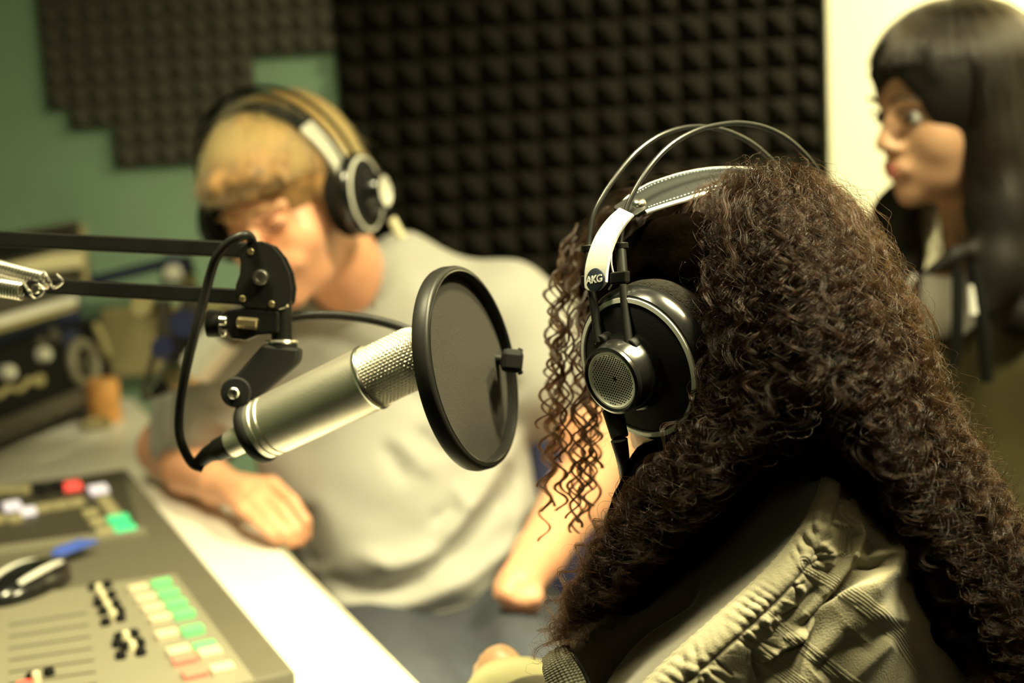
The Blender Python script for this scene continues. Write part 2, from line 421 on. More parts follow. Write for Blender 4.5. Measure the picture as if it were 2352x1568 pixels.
tag(o, 'thin grey foam panel with a stepped lower edge on the teal wall', 'acoustic foam')

# beige box panel low on the wall
mb = MB(); a = WY(245, 705, YB); b = WY(560, 838, YB); abox(mb, a[0], b[0], YB-.05, YB-.0005, b[2], a[2])
tag(mb.build('wall_trunking', M['beige'], smooth=False, bevel=.004), 'flat beige trunking box low on the teal wall behind the spare microphone', 'trunking')

# ================================================================ DESK
ZT = .75
EN = D(950, 1568, ZT); EF = D(600, 1215, ZT); ed = nrm(EF-EN); tl = np.array([-ed[1], ed[0], 0])   # ed: away along the edge, tl: to the left
e0 = EN-ed*(EN[1]-.98)/ed[1]; e1 = EN+ed*(YB-.012-EN[1])/ed[1]
desk = empty('studio_desk', (-1.0, 1.9, 0), 'long white studio desk with a pale beige edge under the mixing console', 'desk')
mb = MB(); prism(mb, [e0, e1, (-1.66, YB-.012, ZT), (-1.66, .98, ZT)], np.array([0, 0, -.028])); mb.build('desk_top', M['desk'], desk, smooth=False, bevel=.003)
mb = MB(); prism(mb, [e0-tl*.0006, e0-tl*.0026, e1-tl*.0026-ed*.003, e1-tl*.0006-ed*.003], np.array([0, 0, -.027])); mb.build('edge_band', M['desk_edge'], desk, smooth=False)
for p in ((-1.55, 1.05), (-1.55, 2.6), tuple((e0+tl*.12+ed*.1)[:2]), tuple((e1+tl*.12-ed*.25)[:2])):
    mb = MB(); abox(mb, p[0]-.025, p[0]+.025, p[1]-.025, p[1]+.025, 0, ZT-.028); mb.build('leg', M['black'], desk, smooth=False, bevel=.004)

# ================================================================ MIXING CONSOLE
ZC = .79
c0 = D(680, 1540, ZC); c1 = D(290, 1075, ZC); ce = nrm(c1-c0); ct = np.array([-ce[1], ce[0], 0]); CL = np.linalg.norm(c1-c0)
def back_len(p):   # distance left
    return .62
con = empty('mixing_console', tuple(c0*[1, 1, 0]+[0, 0, ZT]), 'flat grey-brown broadcast mixing console with rows of lit buttons on the white desk', 'mixing console')
def cbox(px, py, z0, z1, w, l, m, name, par=con, bevel=.0012, rot=None):
    p = D(px, py, z1); mb = MB(); box(mb, (p[0], p[1], (z0+z1)/2), ct, ce, Z, w, l, z1-z0); return mb.build(name, m, par, smooth=False, bevel=bevel)
mb = MB(); cc = (c0+c1)/2+ct*.31; box(mb, (cc[0], cc[1], (ZT+.001+ZC)/2), ct, ce, Z, .62, CL, ZC-ZT-.001); mb.build('chassis', M['console'], con, smooth=False, bevel=.004)
# dark meter section at the back
q = [D(-160, 1285, ZC+.004), D(318, 1214, ZC+.004), D(283, 1082, ZC+.004), D(-160, 1136, ZC+.004)]
mb = MB(); prism(mb, q, np.array([0, 0, -.0035])); mb.build('meter_panel', M['console_dark'], con, smooth=False)
q = [D(-160, 1292, ZC+.008), D(338, 1222, ZC+.008), D(330, 1208, ZC+.008), D(-160, 1274, ZC+.008)]
mb = MB(); prism(mb, q, np.array([0, 0, -.0075])); mb.build('ridge', M['console_light'], con, smooth=False)
q = [D(-200, 1760, ZC+.005), D(585, 1560, ZC+.005), D(402, 1316, ZC+.005), D(-200, 1402, ZC+.005)]
mb = MB(); prism(mb, q, np.array([0, 0, -.0045])); mb.build('fader_panel', M['console_light'], con, smooth=False)
for k in range(7):
    y = 1405+k*27; q0, q1 = D(20, y+30, ZC+.0055), D(200+k*4, y+2, ZC+.0055)
    mb = MB(); box(mb, (q0+q1)/2, nrm(q1-q0), np.cross(Z, nrm(q1-q0)), Z, np.linalg.norm(q1-q0), .003, .0012); mb.build('fader_slot', M['console'], con, smooth=False)
def column(p0, p1, n, m, w=.017, l=.0155, h=.006, name='button'):
    for i in range(n):
        t = i/max(n-1, 1); cbox(p0[0]+(p1[0]-p0[0])*t, p0[1]+(p1[1]-p0[1])*t, ZC+.004, ZC+.005+h, w, l, M[m], name, con)
column((318, 1345), (368, 1414), 4, 'btn_cream', .021, .0165)
column((370, 1333), (422, 1404), 4, 'btn_green', .021, .0165)
column((383, 1450), (410, 1488), 2, 'btn_cream', .021, .019)
column((422, 1506), (446, 1538), 2, 'btn_pink', .021, .017)
column((442, 1440), (470, 1478), 2, 'btn_green', .021, .018)
column((482, 1492), (510, 1528), 2, 'btn_cream', .021, .018)
column((207, 1172), (240, 1214), 3, 'btn_dim', .02, .02)
column((271, 1186), (286, 1208), 2, 'btn_green2', .026, .024)
column((225, 1118), (225, 1118), 1, 'btn_white', .024, .03)
column((238, 1142), (262, 1174), 3, 'btn_dim', .017, .02)
column((165, 1110), (165, 1110), 1, 'btn_red', .024, .03)
column((92, 1118), (132, 1110), 2, 'black_matte', .018, .05)
column((27, 1156), (27, 1156), 1, 'btn_white', .022, .03); column((64, 1168), (64, 1168), 1, 'btn_white', .019, .024)
column((100, 1160), (175, 1148), 3, 'btn_dim', .02, .024)
column((0, 1120), (55, 1118), 3, 'btn_dim', .016, .024); column((-5, 1186), (34, 1184), 2, 'btn_dim', .018, .026)
column((55, 1566), (55, 1566), 1, 'btn_red', .012, .012)
def ck(x, y, m, r=.0055, h=.007):
    p = D(x, y, ZC+.006); mb = MB(); lathe(mb, p+Z*-.001, Z, [(r, 0), (r*.95, h*.7), (r*.7, h)], 14); mb.build('knob', M[m], con)
for a_, b_ in ((1120, 270), (1290, 240), (1190, 400), (1340, 360), (1180, 460), (1390, 470), (1240, 560), (1440, 560), (1270, 690), (1450, 640), (1430, 870), (1610, 830), (1410, 950), (1680, 940), (1510, 980), (1450, 1090), (1690, 1050), (380, 1350), (590, 1290)):
    ck(a_/5.227, 1300+b_/5.227, 'black_matte')
for a_, b_ in ((1190, 310), (1240, 410), (1300, 525), (1370, 630), (1520, 890), (1600, 1010), (440, 1380)):
    ck(a_/5.227, 1300+b_/5.227, 'cream', .004, .010)

# mouse on the console
mc = D(62, 1325, ZC+.018); ma = nrm(D(150, 1285, ZC)-D(-10, 1370, ZC)); mp = np.cross(Z, ma)
Fd = Field(mc-.09, mc+.09, .002); A = np.stack([ma, mp, Z], 1)
Fd.ell(mc-Z*.008, (.062, .034, .022), A, .006)
Fd.cutz(ZC+.0008)
mo = Fd.mesh('computer_mouse', M['black_gloss']); tag(mo, 'glossy black computer mouse with silver stripes on the mixing console', 'computer mouse')
for sgn in (1, -1):
    mb = MB(); tt = np.linspace(-.6, .75, 14)
    P = np.array([mc-Z*.008+ma*.058*t+mp*sgn*.022*math.sqrt(max(0, 1-t*t))*.95+Z*.0195*math.sqrt(max(0, 1-t*t-.30*(1-t*t))) for t in tt]); tube(mb, P, .0042*(1-tt**2*.6), 8); plabel(mb.build('side_stripe', M['silver_plastic'], mo), 'silver stripe')
mb = MB(); tube(mb, catmull([mc-ma*.055-Z*.006, mc-ma*.10-Z*.008-mp*.01, mc-ma*.16-Z*.0095+mp*.02, mc-ma*.22-Z*.0095], 30), .0018, 8); mb.build('cable', M['black_matte'], mo)
mb = MB(); r0, r1, r2 = D(128, 1272, ZC+.014), D(150, 1258, ZC+.016), D(204, 1238, ZC+.016)
prism(mb, [r0+mp*.008, r1+mp*.014, r2+mp*.014, r2-mp*.014, r1-mp*.014, r0-mp*.006], np.array([0, 0, -.004]))
tag(mb.build('usb_stick', M['pen_blue'], smooth=False, bevel=.0015), 'small bright blue memory stick beside the computer mouse', 'memory stick')

# ================================================================ EQUIPMENT STACK AT THE BACK OF THE DESK
g = nrm([math.sin(math.radians(15)), math.cos(math.radians(15)), 0]); mm_ = np.array([g[1], -g[0], 0])
tw = math.radians(9); wv = nrm(Z*math.cos(tw)-mm_*math.sin(tw)); mn = np.cross(g, wv); mn = mn if mn @ mm_ > 0 else -mn
K = D(232, 962, ZT)
def PF(px, py, off=0.0):      # point on the tilted front plane
    r = ray(px, py); k = K+mn*off; return O+r*(((k-O) @ mn)/(r @ mn))
def faceq(px0, py0, px1, py1):
    a = PF(px0, py0)-K; b = PF(px1, py1)-K; return a @ g, a @ wv, b @ g, b @ wv
def fbox(mb, s0, s1, h0, h1, d0, d1, mi=0):
    c = K+g*(s0+s1)/2+wv*(h0+h1)/2-mn*(d0+d1)/2; return box(mb, c, g, -mn, wv, s1-s0, d1-d0, h1-h0, mi)
_, hb, sR, _ = faceq(0, 900, 268, 900)
hT = (PF(232, 724)-K) @ wv; hB = (PF(266, 896)-K) @ wv; sL = -.62; s9 = (PF(262, 860)-K) @ g
print('rack', sL, s9, hB, hT, K)
base = empty('equipment_riser', tuple(K), 'dark low riser stand on the desk under the black audio processor', 'riser')
sb = (PF(190, 950)-K) @ g; zt_ = lambda d: K[2]+hB*wv[2]-.003-d*mn[2]
def rp(d, z): q = K+g*sL-mn*d+wv*0; return np.array([q[0]-mm_[0]*0, q[1], z])
fr_, bk_ = K+g*sL-mm_*.05, K+g*sL-mm_*.30
mb = MB(); prism(mb, [(fr_[0], fr_[1], ZT+.012), (fr_[0], fr_[1], zt_(.04)), (bk_[0], bk_[1], zt_(.30)), (bk_[0], bk_[1], ZT+.012)], g*(sb-sL)); mb.build('riser_body', M['console_dark'], base, smooth=False, bevel=.004)
for s_ in (sL+.03, sb-.03):
    for d_ in (.06, .26):
        p_ = K+g*s_-mm_*(d_+.02); mb = MB(); lathe(mb, (p_[0], p_[1], ZT+.0005), Z, [(.012, 0), (.012, .0125)], 14); mb.build('foot', M['black_matte'], base)
pr = empty('audio_processor', tuple(K+wv*hB), 'black audio processor with knobs, a side handle and white script below the white box', 'audio equipment')
mb = MB(); fbox(mb, sL, s9, hB, hT, 0, .30); mb.build('body', M['black_matte'], pr, smooth=False, bevel=.005)
mb = MB(); fbox(mb, sL, s9+.004, hB-.002, hB+.030, -.012, .01); mb.build('lower_rail', M['grey_case'], pr, smooth=False, bevel=.004)
def fk(px, py, r, h, m, name, par):
    p = PF(px, py); mb = MB(); lathe(mb, p-mn*.001, mn, [(r, 0), (r, h*.7), (r*.8, h)], 24); return mb.build(name, M[m], par)
fk(92, 816, .013, .018, 'silver_plastic', 'knob', pr); fk(10, 857, .013, .018, 'silver_plastic', 'knob', pr); fk(92, 790, .014, .010, 'grey_case', 'knob', pr)
fk(122, 770, .014, .008, 'grey_case', 'knob', pr)
mb = MB(); torus(mb, PF(192, 835, .004), mn, .038, .010, 40, 10); mb.build('speaker_ring', M['console_light'], pr)
fk(196, 838, .018, .006, 'console_dark', 'dial', pr)
mb = MB(); a, b = PF(222, 750, .014), PF(246, 812, .014); tube(mb, catmull([PF(222, 750, 0), a, (a+b)/2, b, PF(246, 812, 0)], 18), .008, 10); mb.build('handle', M['beige'], pr)
mb = MB(); a, b = PF(150, 780, .0008), PF(175, 772, .0008); box(mb, (a+b)/2, g, wv, mn, .05, .03, .002); mb.build('blue_display', M['navy_metal'], pr, smooth=False)
tx = bpy.data.curves.new('script', 'FONT'); tx.body = 'euruna'; tx.size = .085; tx.extrude = .001; tx.offset = .0015; tx.shear = .5; tx.materials.append(M['silver_plastic'])
mb = MB(); P = [PF(-60, 918, .002), PF(-20, 905, .003), PF(5, 903, .003), PF(30, 893, .003), PF(55, 888, .003), PF(70, 872, .003), PF(90, 866, .003), PF(98, 872, .003), PF(84, 880, .003), PF(66, 880, .003)]
for k in range(0, 9, 1): tube(mb, catmull([P[k], (P[k]+P[k+1])/2+wv*.004*(-1)**k, P[k+1]], 6), .0052, 8)
mb.build('script_logo', M['beige'], pr)
bpy.data.curves.remove(tx)
# white box between
wb = empty('white_box', tuple(K+wv*hT), 'flat white box lying between the grey upper device and the black processor', 'box')
h1 = (PF(150, 683)-K) @ wv; h0 = (PF(150, 716)-K) @ wv; sw = (PF(160, 700)-K) @ g
mb = MB(); fbox(mb, sL, sw, h0+.010, h1, -.02, .25); mb.build('lid', M['paper'], wb, smooth=False, bevel=.003)
mb = MB(); fbox(mb, sL, sw-.004, h0, h0+.009, -.018, .25); mb.build('tray', M['beige'], wb, smooth=False, bevel=.002)
mb = MB(); fbox(mb, sL, s9-.01, hT+.001, h0-.001, .03, .29); tag(mb.build('dark_shelf', M['navy_metal'], smooth=False, bevel=.003), 'thin navy black shelf directly under the flat white box', 'shelf')
# upper device
up = empty('broadcast_receiver', tuple(K+wv*h1), 'grey brown device with a beige button panel on top of the equipment stack', 'audio equipment')
sU = (PF(208, 600)-K) @ g; h2 = (PF(203, 500)-K) @ wv
mb = MB(); fbox(mb, sL, sU, h1+.001, h2, 0, .26); mb.build('body', M['grey_case'], up, smooth=False, bevel=.006)
mb = MB(); prism(mb, [PF(-40, 608, .002), PF(118, 572, .002), PF(172, 528, .002), PF(172, 522, .002), PF(-40, 548, .002)], mn*.002); mb.build('display', M['black_matte'], up, smooth=False)
mb = MB(); prism(mb, [PF(-40, 640, .002), PF(185, 615, .002), PF(180, 578, .002), PF(112, 584, .002), PF(-40, 620, .002)], mn*.012); mb.build('button_panel', M['cream'], up, smooth=False, bevel=.002)
for k in range(6): fk(95+k*15, 642-k*3.5, .0055, .006, 'console_dark', 'button', up)
mb = MB(); a, b = PF(188, 525, .012), PF(196, 660, .012); tube(mb, catmull([PF(188, 525, 0), a, (a+b)/2, b, PF(196, 660, 0)], 18), .007, 10); mb.build('handle', M['beige'], up)
# wooden block
p = D(243, 968, ZT); q = W(243, 868, depth(p)); mb = MB(); lathe(mb, (p[0], p[1], ZT+.0005), Z, [(.028, 0), (.030, .004), (.030, q[2]-ZT-.004), (.028, q[2]-ZT)], 28)
tag(mb.build('wooden_post', M['wood']), 'short orange brown wooden post standing on the desk by the riser', 'wooden block')
# papers and cable on the desk behind the console
a, b, c, d = D(80, 1010, ZT), D(185, 962, ZT), D(330, 935, ZT), D(210, 1030, ZT)
mb = MB(); prism(mb, [D(-60, 1066, ZT+.003), D(70, 1006, ZT+.003), D(205, 966, ZT+.003), D(232, 1000, ZT+.003), D(90, 1056, ZT+.003)], np.array([0, 0, -.0025]))
tag(mb.build('paper_sheet', M['paper'], smooth=False), 'blank pale sheet of paper on the desk below the riser', 'paper')
mb = MB(); cc = D(222, 978, ZT+.006); tt = np.linspace(0, 5*np.pi, 90); P = cc+np.stack([(.024+.003*np.sin(tt*.7))*np.cos(tt), .03*np.sin(tt), .0012*tt*.4], 1); tube(mb, P, .0028, 8)
tag(mb.build('coiled_cable', M['beige']), 'small coil of beige cable beside the wooden post', 'cable')
# ================================================================ FOREGROUND BOOM ARM
boom = empty('microphone_boom_arm', (-1.20, 1.12, ZT), 'black scissor boom arm holding the large silver microphone', 'microphone arm')
vx = camv(1, 0, 0)
def bar(name, p0, p1, w, h, m, par):
    a, b = np.asarray(p0), np.asarray(p1); e = nrm(b-a); n = nrm(np.cross(e, FW)); s = np.cross(e, n)
    mb = MB(); box(mb, (a+b)/2, e, n, s, np.linalg.norm(b-a), h, w); return mb.build(name, m, par, smooth=False, bevel=.0012)
BD = 1.06
bar('upper_bar', W(-420, 529, 1.12), W(590, 576, BD), .013, .0118, M['black'], boom)
bar('lower_bar', W(-420, 628, 1.12), W(575, 683, BD), .013, .0118, M['black'], boom)
def plate(dx, d0, th):
    out = [(570, 555), (600, 553), (625, 563), (648, 590), (664, 625), (670, 660), (666, 692), (655, 703), (635, 712), (560, 706), (553, 700), (540, 675), (541, 655), (550, 630), (552, 605), (549, 585), (553, 565)]
    mb = MB(); prism(mb, [W(x+dx, y+dx*.25, d0) for x, y in out], FW*th); return mb.build('joint_plate', M['black'], boom, smooth=False, bevel=.0008)
plate(0, BD-.0125, .0025); plate(11, BD+.012, .0025)
def disc(par, c, n, r, h, m, name, prof=None, seg=28):
    mb = MB(); lathe(mb, c, n, [(r*a, h*b) for a, b in (prof or ((1, 0), (1, .6), (.8, 1)))], seg); return mb.build(name, M[m], par)
nb = -FW
b_ = disc(boom, W(599, 638, BD-.0125), nb, .0062, .006, 'steel', 'bolt', ((1, 0), (1, .5), (.8, .8), (.5, .8), (.5, .35)))
for x, y in ((576, 578), (557, 686), (624, 698)): disc(boom, W(x, y, BD-.0122), nb, .0024, .0016, 'brass', 'rivet')
# springs
def spring(p0, p1, r, turns, wire, hook):
    a, b = np.asarray(p0), np.asarray(p1); e = nrm(b-a); _, u, v = basis(e); t = np.linspace(0, 1, turns*14)
    P = a+(b-a)*t[:, None]+r*(np.cos(t*turns*2*np.pi)[:, None]*u+np.sin(t*turns*2*np.pi)[:, None]*v)
    P = np.vstack([P, catmull([P[-1], b+e*.006, hook-u*.006, hook+e*.006, hook+u*.004], 20)]); mb = MB(); tube(mb, P, wire, 8)
    return mb.build('tension_spring', M['steel'], boom)
spring(W(-330, 533, 1.085), W(98, 640, 1.045), .0052, 62, .0011, W(128, 642, 1.05))
spring(W(-330, 603, 1.075), W(52, 668, 1.03), .0062, 56, .0012, W(84, 664, 1.035))
s_ = disc(boom, W(84, 664, 1.045), nb, .0075, .012, 'black', 'spring_bolt'); disc(boom, W(84, 664, 1.033), nb, .0036, .004, 'steel', 'bolt')
disc(boom, W(104, 656, 1.045), nb, .003, .008, 'steel', 'bolt')
# elbow, lower arm and clamp outside the frame
el0, el1 = W(-420, 529, 1.12), W(-420, 628, 1.12); em = (el0+el1)/2
mb = MB(); box(mb, em, vx, camv(0, 1, 0), FW, .06, .07, .03); mb.build('elbow', M['black'], boom, smooth=False, bevel=.006)
ft = np.array([-1.20, 1.12, ZT]); 
bar('lower_arm', em+[0, 0, -.02], ft+[0, 0, .05], .022, .012, M['black'], boom)
mb = MB(); lathe(mb, ft+Z*.0005, Z, [(.035, 0), (.035, .012), (.018, .018), (.018, .06)], 28); mb.build('base', M['black'], boom)
# stub, clamp, swivel
def cyl(par, a, b, r, m, name, seg=28, r2=None):
    a, b = np.asarray(a), np.asarray(b); n = nrm(b-a); L = np.linalg.norm(b-a); r2 = r2 or r; c = .0006
    mb = MB(); lathe(mb, a, n, [(r-c, 0), (r, c), (r2, L-c), (r2-c, L)], seg); return mb.build(name, M[m], par)
cyl(boom, W(646, 690, BD), W(648, 795, BD), .0078, 'black', 'pivot_stub')
cyl(boom, W(643, 699, BD-.003), W(646, 711, BD-.003), .0065, 'steel', 'washer')
cyl(boom, W(478, 742, BD-.004), W(508, 744, BD-.004), .0105, 'black', 'thumb_knob', r2=.0100)
mb = MB(); prism(mb, [W(x, y, BD-.012) for x, y in ((503, 728), (520, 712), (560, 706), (640, 712), (640, 765), (590, 770), (560, 782), (530, 779), (522, 760), (504, 752))], FW*.016); mb.build('clamp', M['black_gloss'], boom, smooth=False, bevel=.002)
cyl(boom, W(503, 736, BD-.014), W(521, 737, BD-.014), .0035, 'steel', 'clamp_screw'); cyl(boom, W(545, 740, BD-.014), W(591, 744, BD-.014), .0042, 'brass', 'clamp_screw', 6)
cyl(boom, W(508, 764, BD-.012), W(520, 765, BD-.012), .0028, 'steel', 'clamp_screw')

# ================================================================ LARGE MICROPHONE
mA, mB_ = W(588, 992, 1.055), W(860, 864, 1.020); ax = nrm(mB_-mA); MR = .0236
mic = empty('condenser_microphone', tuple(mA), 'large silver condenser microphone with a woven wire grille on the boom arm', 'microphone')
L = np.linalg.norm(mB_-mA)
mb = MB(); lathe(mb, mA, ax, [(.010, -.004), (.0165, -.003), (.0195, .000), (.0222, .003), (.0226, .005), (.0226, .0095), (.0218, .0102), (.0218, .0115), (.0227, .012), (.0227, .0155), (.0219, .016), (.0219, .0172), (MR-.0008, .018), (MR-.0003, L*.5), (MR, L-.006), (MR, L-.003)], 72, cap=True)
mb.build('barrel', M['brushed'], mic, sharp=30)
mb = MB(); torus(mb, mB_-ax*.0022, ax, MR-.0006, .0016, 72, 10, sq=1.5); plabel(mb.build('front_ring', M['steel'], mic), 'polished front ring')
# woven grille
GL = .050
def gsurf(s, th, off=0):    # s 0..1 along
    Lc = GL-.018; tot = Lc+.018*1.35
    x = s*tot
    if x < Lc: r, h = MR-.0022, x
    else:
        a = min((x-Lc)/(tot-Lc), 1)*math.pi/2; r, h = (MR-.0022)*(math.cos(a)**.75 if a < 1.5707 else 0), Lc+.018*math.sin(a)
    _, u, v = basis(ax); return mB_+ax*h+(r+off)*(math.cos(th)*u+math.sin(th)*v)
mb = MB(); NM = 60; NR = 34
for j in range(NM):
    th = 2*math.pi*j/NM; P = [gsurf(s, th+.0, .0006*(1 if (k+j) % 2 else -1)) for k, s in enumerate(np.linspace(0, .93, NR))]
    tube(mb, catmull(P, NR*2), .00062, 5, cap=False)
for i, s in enumerate(np.linspace(0, .93, NR)):
    P = [gsurf(s, 2*math.pi*j/NM, .0006*(-1 if (i+j) % 2 else 1)) for j in range(NM)]; tube(mb, P, .00062, 5, closed=True)
mb.build('grille', M['brushed'], mic, sharp=0)
mb = MB(); n_, u_, v_ = basis(ax); prof = [(np.linalg.norm((gsurf(s, 0, -.0016)-mB_)-ax*((gsurf(s, 0, -.0016)-mB_) @ ax)), (gsurf(s, 0)-mB_) @ ax-.0012) for s in np.linspace(0, .98, 24)]
lathe(mb, mB_, ax, prof, 48); mb.build('inner_windscreen', M['grey_case'], mic)
# XLR
x0 = mA-ax*.003; cyl(mic, x0, x0-ax*.021, .0104, 'brushed', 'socket', 36)
xl_ = cyl(mic, x0-ax*.019, x0-ax*.034, .0094, 'rubber', 'cable_plug', 30, .0086)
xe = x0-ax*.034; xt = W(462, 1072, 1.075)
mb = MB(); tube(mb, catmull([xe, xe-ax*.008, (xe-ax*.02+xt)/2, xt], 14), np.linspace(.0078, .0036, 14), 20); mb.build('strain_relief', M['rubber'], mic)
cab = [(466, 1075, 1.073), (440, 1062, 1.07), (415, 1010, 1.065), (412, 950, 1.06), (425, 860, 1.05), (449, 760, 1.045), (468, 690, 1.045), (482, 635, 1.043), (497, 592, 1.038), (525, 558, 1.035), (552, 543, 1.035), (570, 541, 1.04), (579, 553, 1.055), (578, 570, 1.065), (560, 574, 1.072)]
mb = MB(); tube(mb, catmull([W(*p) for p in cab], 120), .0036, 14)
tag(mb.build('microphone_cable', M['rubber']), 'black cable looping from the silver microphone up to the boom joint', 'cable')
# swivel mount (holds the microphone)
mt = empty('microphone_clip', tuple(W(645, 800, BD)), 'angled black swivel clip gripping the tail of the silver microphone', 'microphone clip')
cyl(mt, W(646, 782, BD), W(646, 830, BD), .0122, 'black_matte', 'collar', 36, .0115)
mb = MB(); torus(mb, W(646, 785, BD), camv(0, 1, 0), .0108, .0018, 48, 8); mb.build('collar_rim', M['steel'], mt)
mb = MB(); prism(mb, [W(x, y, BD-.012) for x, y in ((603, 790), (686, 800), (684, 828), (672, 842), (590, 912), (570, 930), (527, 886), (524, 872), (540, 862))], FW*.024); mb.build('bracket', M['black_matte'], mt, smooth=False, bevel=.004)
mb = MB(); lathe(mb, W(541, 901, BD-.016), nb, [(.0105, -.030), (.0112, -.029), (.0112, -.001), (.0102, 0), (.006, .0002)], 40); mb.build('pivot', M['black_matte'], mt)
disc(mt, W(537, 903, BD-.0165), nb, .0042, .003, 'steel', 'pivot_screw', ((1, 0), (1, .5), (.8, .8), (.5, .8), (.45, .3)))
mb = MB(); rc = mA+ax*.001; torus(mb, rc, ax, .0222, .0023, 60, 10, sq=1.9); mb.build('clip_ring', M['black_matte'], mt)
mb = MB(); tube(mb, catmull([W(556, 905, BD), W(560, 930, BD-.01), rc+camv(-.35, .94, -.1)*.024], 12), .0065, 12); mb.build('clip_neck', M['black_matte'], mt)

# ================================================================ POP FILTER
pc = W(1092, 841, 1.0); pn = nrm(RT*.905+UP*.175+(-FW)*.39); PR = .0725
pop = empty('pop_filter', tuple(pc), 'round black pop filter on a gooseneck in front of the silver microphone', 'pop filter')
mb = MB(); lathe(mb, pc-pn*.0115, pn, [(PR-.0035, 0), (PR, .0004), (PR+.0006, .003), (PR, .0095), (PR-.001, .0115), (PR-.0035, .0122), (PR-.0055, .0112), (PR-.0060, .008), (PR-.0060, .002), (PR-.0035, 0)], 120, cap=False); mb.build('hoop', M['rubber'], pop, sharp=50)
mb = MB(); torus(mb, pc+pn*.0002, pn, PR-.0042, .0009, 120, 8); mb.build('retaining_ring', M['black_gloss'], pop)
def mesh_mat():
    m = mat('pop_mesh', (.030, .027, .023), .85, spec=.2, bump=.5, bscale=1800, noise=.25, nscale=900); return m
M['pop'] = mesh_mat(); M['pop_back'] = mat('pop_mesh_back', (.025, .022, .02), .9, bump=.4, bscale=1600)
mb = MB(); lathe(mb, pc-pn*.0068, pn, [(PR-.0055, 0), (.04, .0006), (.0005, .0012)][::1], 96, cap=False); mb.build('mesh_screen', M['pop'], pop)
mb = MB(); lathe(mb, pc-pn*.0095, pn, [(PR-.0055, 0), (.04, -.0004), (.0005, -.0008)], 96, cap=False); mb.build('mesh_screen', M['pop_back'], pop)
ge = pc+camv(.9, 0, -.38)*PR*.0
kp = W(1188, 830, 1.035)
gn = [(655, 733, 1.075), (690, 726, 1.08), (740, 723, 1.085), (800, 726, 1.09), (860, 735, 1.09), (915, 750, 1.085), (980, 775, 1.075), (1060, 800, 1.065), (1130, 822, 1.055), (1180, 832, 1.04)]
mb = MB(); P = catmull([W(*p) for p in gn], 420); r = .0036+.0004*np.sin(np.arange(420)*1.6); tube(mb, P, r, 12); mb.build('gooseneck', M['rubber'], pop, sharp=0)
mb = MB(); box(mb, W(1176, 828, 1.03), camv(1, -.1, 0), camv(.1, 1, 0), FW, .016, .017, .022); mb.build('clamp_block', M['black_matte'], pop, smooth=False, bevel=.004)
cyl(pop, W(1182, 828, 1.028), W(1196, 832, 1.026), .0040, 'rubber', 'wing_screw')
mb = MB(); box(mb, W(1190, 814, 1.026), camv(.5, 1, 0), camv(1, -.5, 0), FW, .010, .004, .004); box(mb, W(1191, 845, 1.026), camv(.4, -1, 0), camv(1, .4, 0), FW, .010, .004, .004); mb.build('wing_screw', M['rubber'], pop, smooth=False, bevel=.001)

# ================================================================ SPARE MICROPHONE BEHIND, NAVY ARM
SD = 1.93
AD = 2.64
arm2 = empty('microphone_boom_arm', tuple(W(165, 657, 2.67)*[1, 1, 0]+[0, 0, ZT]), 'navy blue scissor boom arm behind the equipment stack', 'microphone arm')
bar('upper_bar', W(165, 657, AD+.03), W(392, 602, AD), .016, .020, M['navy_metal'], arm2)
mb = MB(); prism(mb, [W(x, y, AD-.02) for x, y in ((372, 592), (398, 582), (425, 600), (428, 655), (368, 655))], FW*.006); mb.build('joint_plate', M['navy_metal'], arm2, smooth=False, bevel=.002)
disc(arm2, W(397, 627, AD-.02), nb, .0165, .012, 'silver_plastic', 'bolt')
bar('lower_bar', W(425, 590, AD), W(452, 690, AD-.02), .022, .020, M['black'], arm2)
disc(arm2, W(435, 650, AD-.03), nb, .016, .014, 'brass', 'knob')
p0 = W(165, 657, AD+.03); bar('riser_post', p0, np.array([p0[0]-.01, p0[1]+.01, ZT+.012]), .02, .02, M['navy_metal'], arm2)
mb = MB(); q_ = np.array([p0[0]-.01, p0[1]+.01, ZT+.0005]); lathe(mb, q_, Z, [(.04, 0), (.04, .01), (.02, .014)], 24); mb.build('base', M['navy_metal'], arm2)
m2 = empty('condenser_microphone', tuple(W(480, 800, SD)), 'small out of focus silver microphone hanging in front of the beige trunking', 'microphone')
cyl(m2, W(520, 765, SD-.05), W(455, 845, SD-.02), .026, 'silver_plastic', 'barrel', 32)
cyl(m2, W(540, 738, SD-.06), W(522, 762, SD-.05), .025, 'grey_case', 'grille', 32)
cyl(m2, W(452, 848, SD-.02), W(440, 864, SD-.01), .012, 'brass', 'socket')
disc(m2, W(405, 866, SD), nb, .016, .014, 'brass', 'plug')
cyl(m2, W(398, 872, SD), W(352, 905, SD), .014, 'black_matte', 'cable_plug', 20, .006)
sm = empty('shock_mount', tuple(W(410, 760, SD)), 'black metal shock mount holding the small out of focus microphone', 'shock mount')
for a, b, r in (((372, 690), (395, 830), .011), ((395, 740), (440, 850), .010), ((440, 690), (395, 790), .012), ((430, 660), (470, 760), .013), ((385, 780), (470, 800), .009)):
    cyl(sm, W(a[0], a[1], SD), W(b[0], b[1], SD), r, 'grey_case' if r < .011 else 'console_dark', 'strut', 12)
disc(sm, W(330, 705, SD), nb, .016, .016, 'beige', 'knob'); cyl(sm, W(330, 705, SD+.01), W(380, 700, SD+.01), .006, 'grey_case', 'knob_stem')
disc(sm, W(425, 745, SD-.02), nb, .02, .02, 'navy_metal', 'pivot'); disc(sm, W(378, 800, SD-.02), nb, .016, .02, 'navy_metal', 'pivot')
mb = MB(); tube(mb, catmull([W(x, y, SD+.01) for x, y in ((380, 700), (370, 760), (350, 830), (333, 890), (332, 915), (352, 905))], 40), .0045, 10)
tag(mb.build('thin_cable', M['console_dark']), 'thin dark cable hanging below the small out of focus microphone', 'cable')
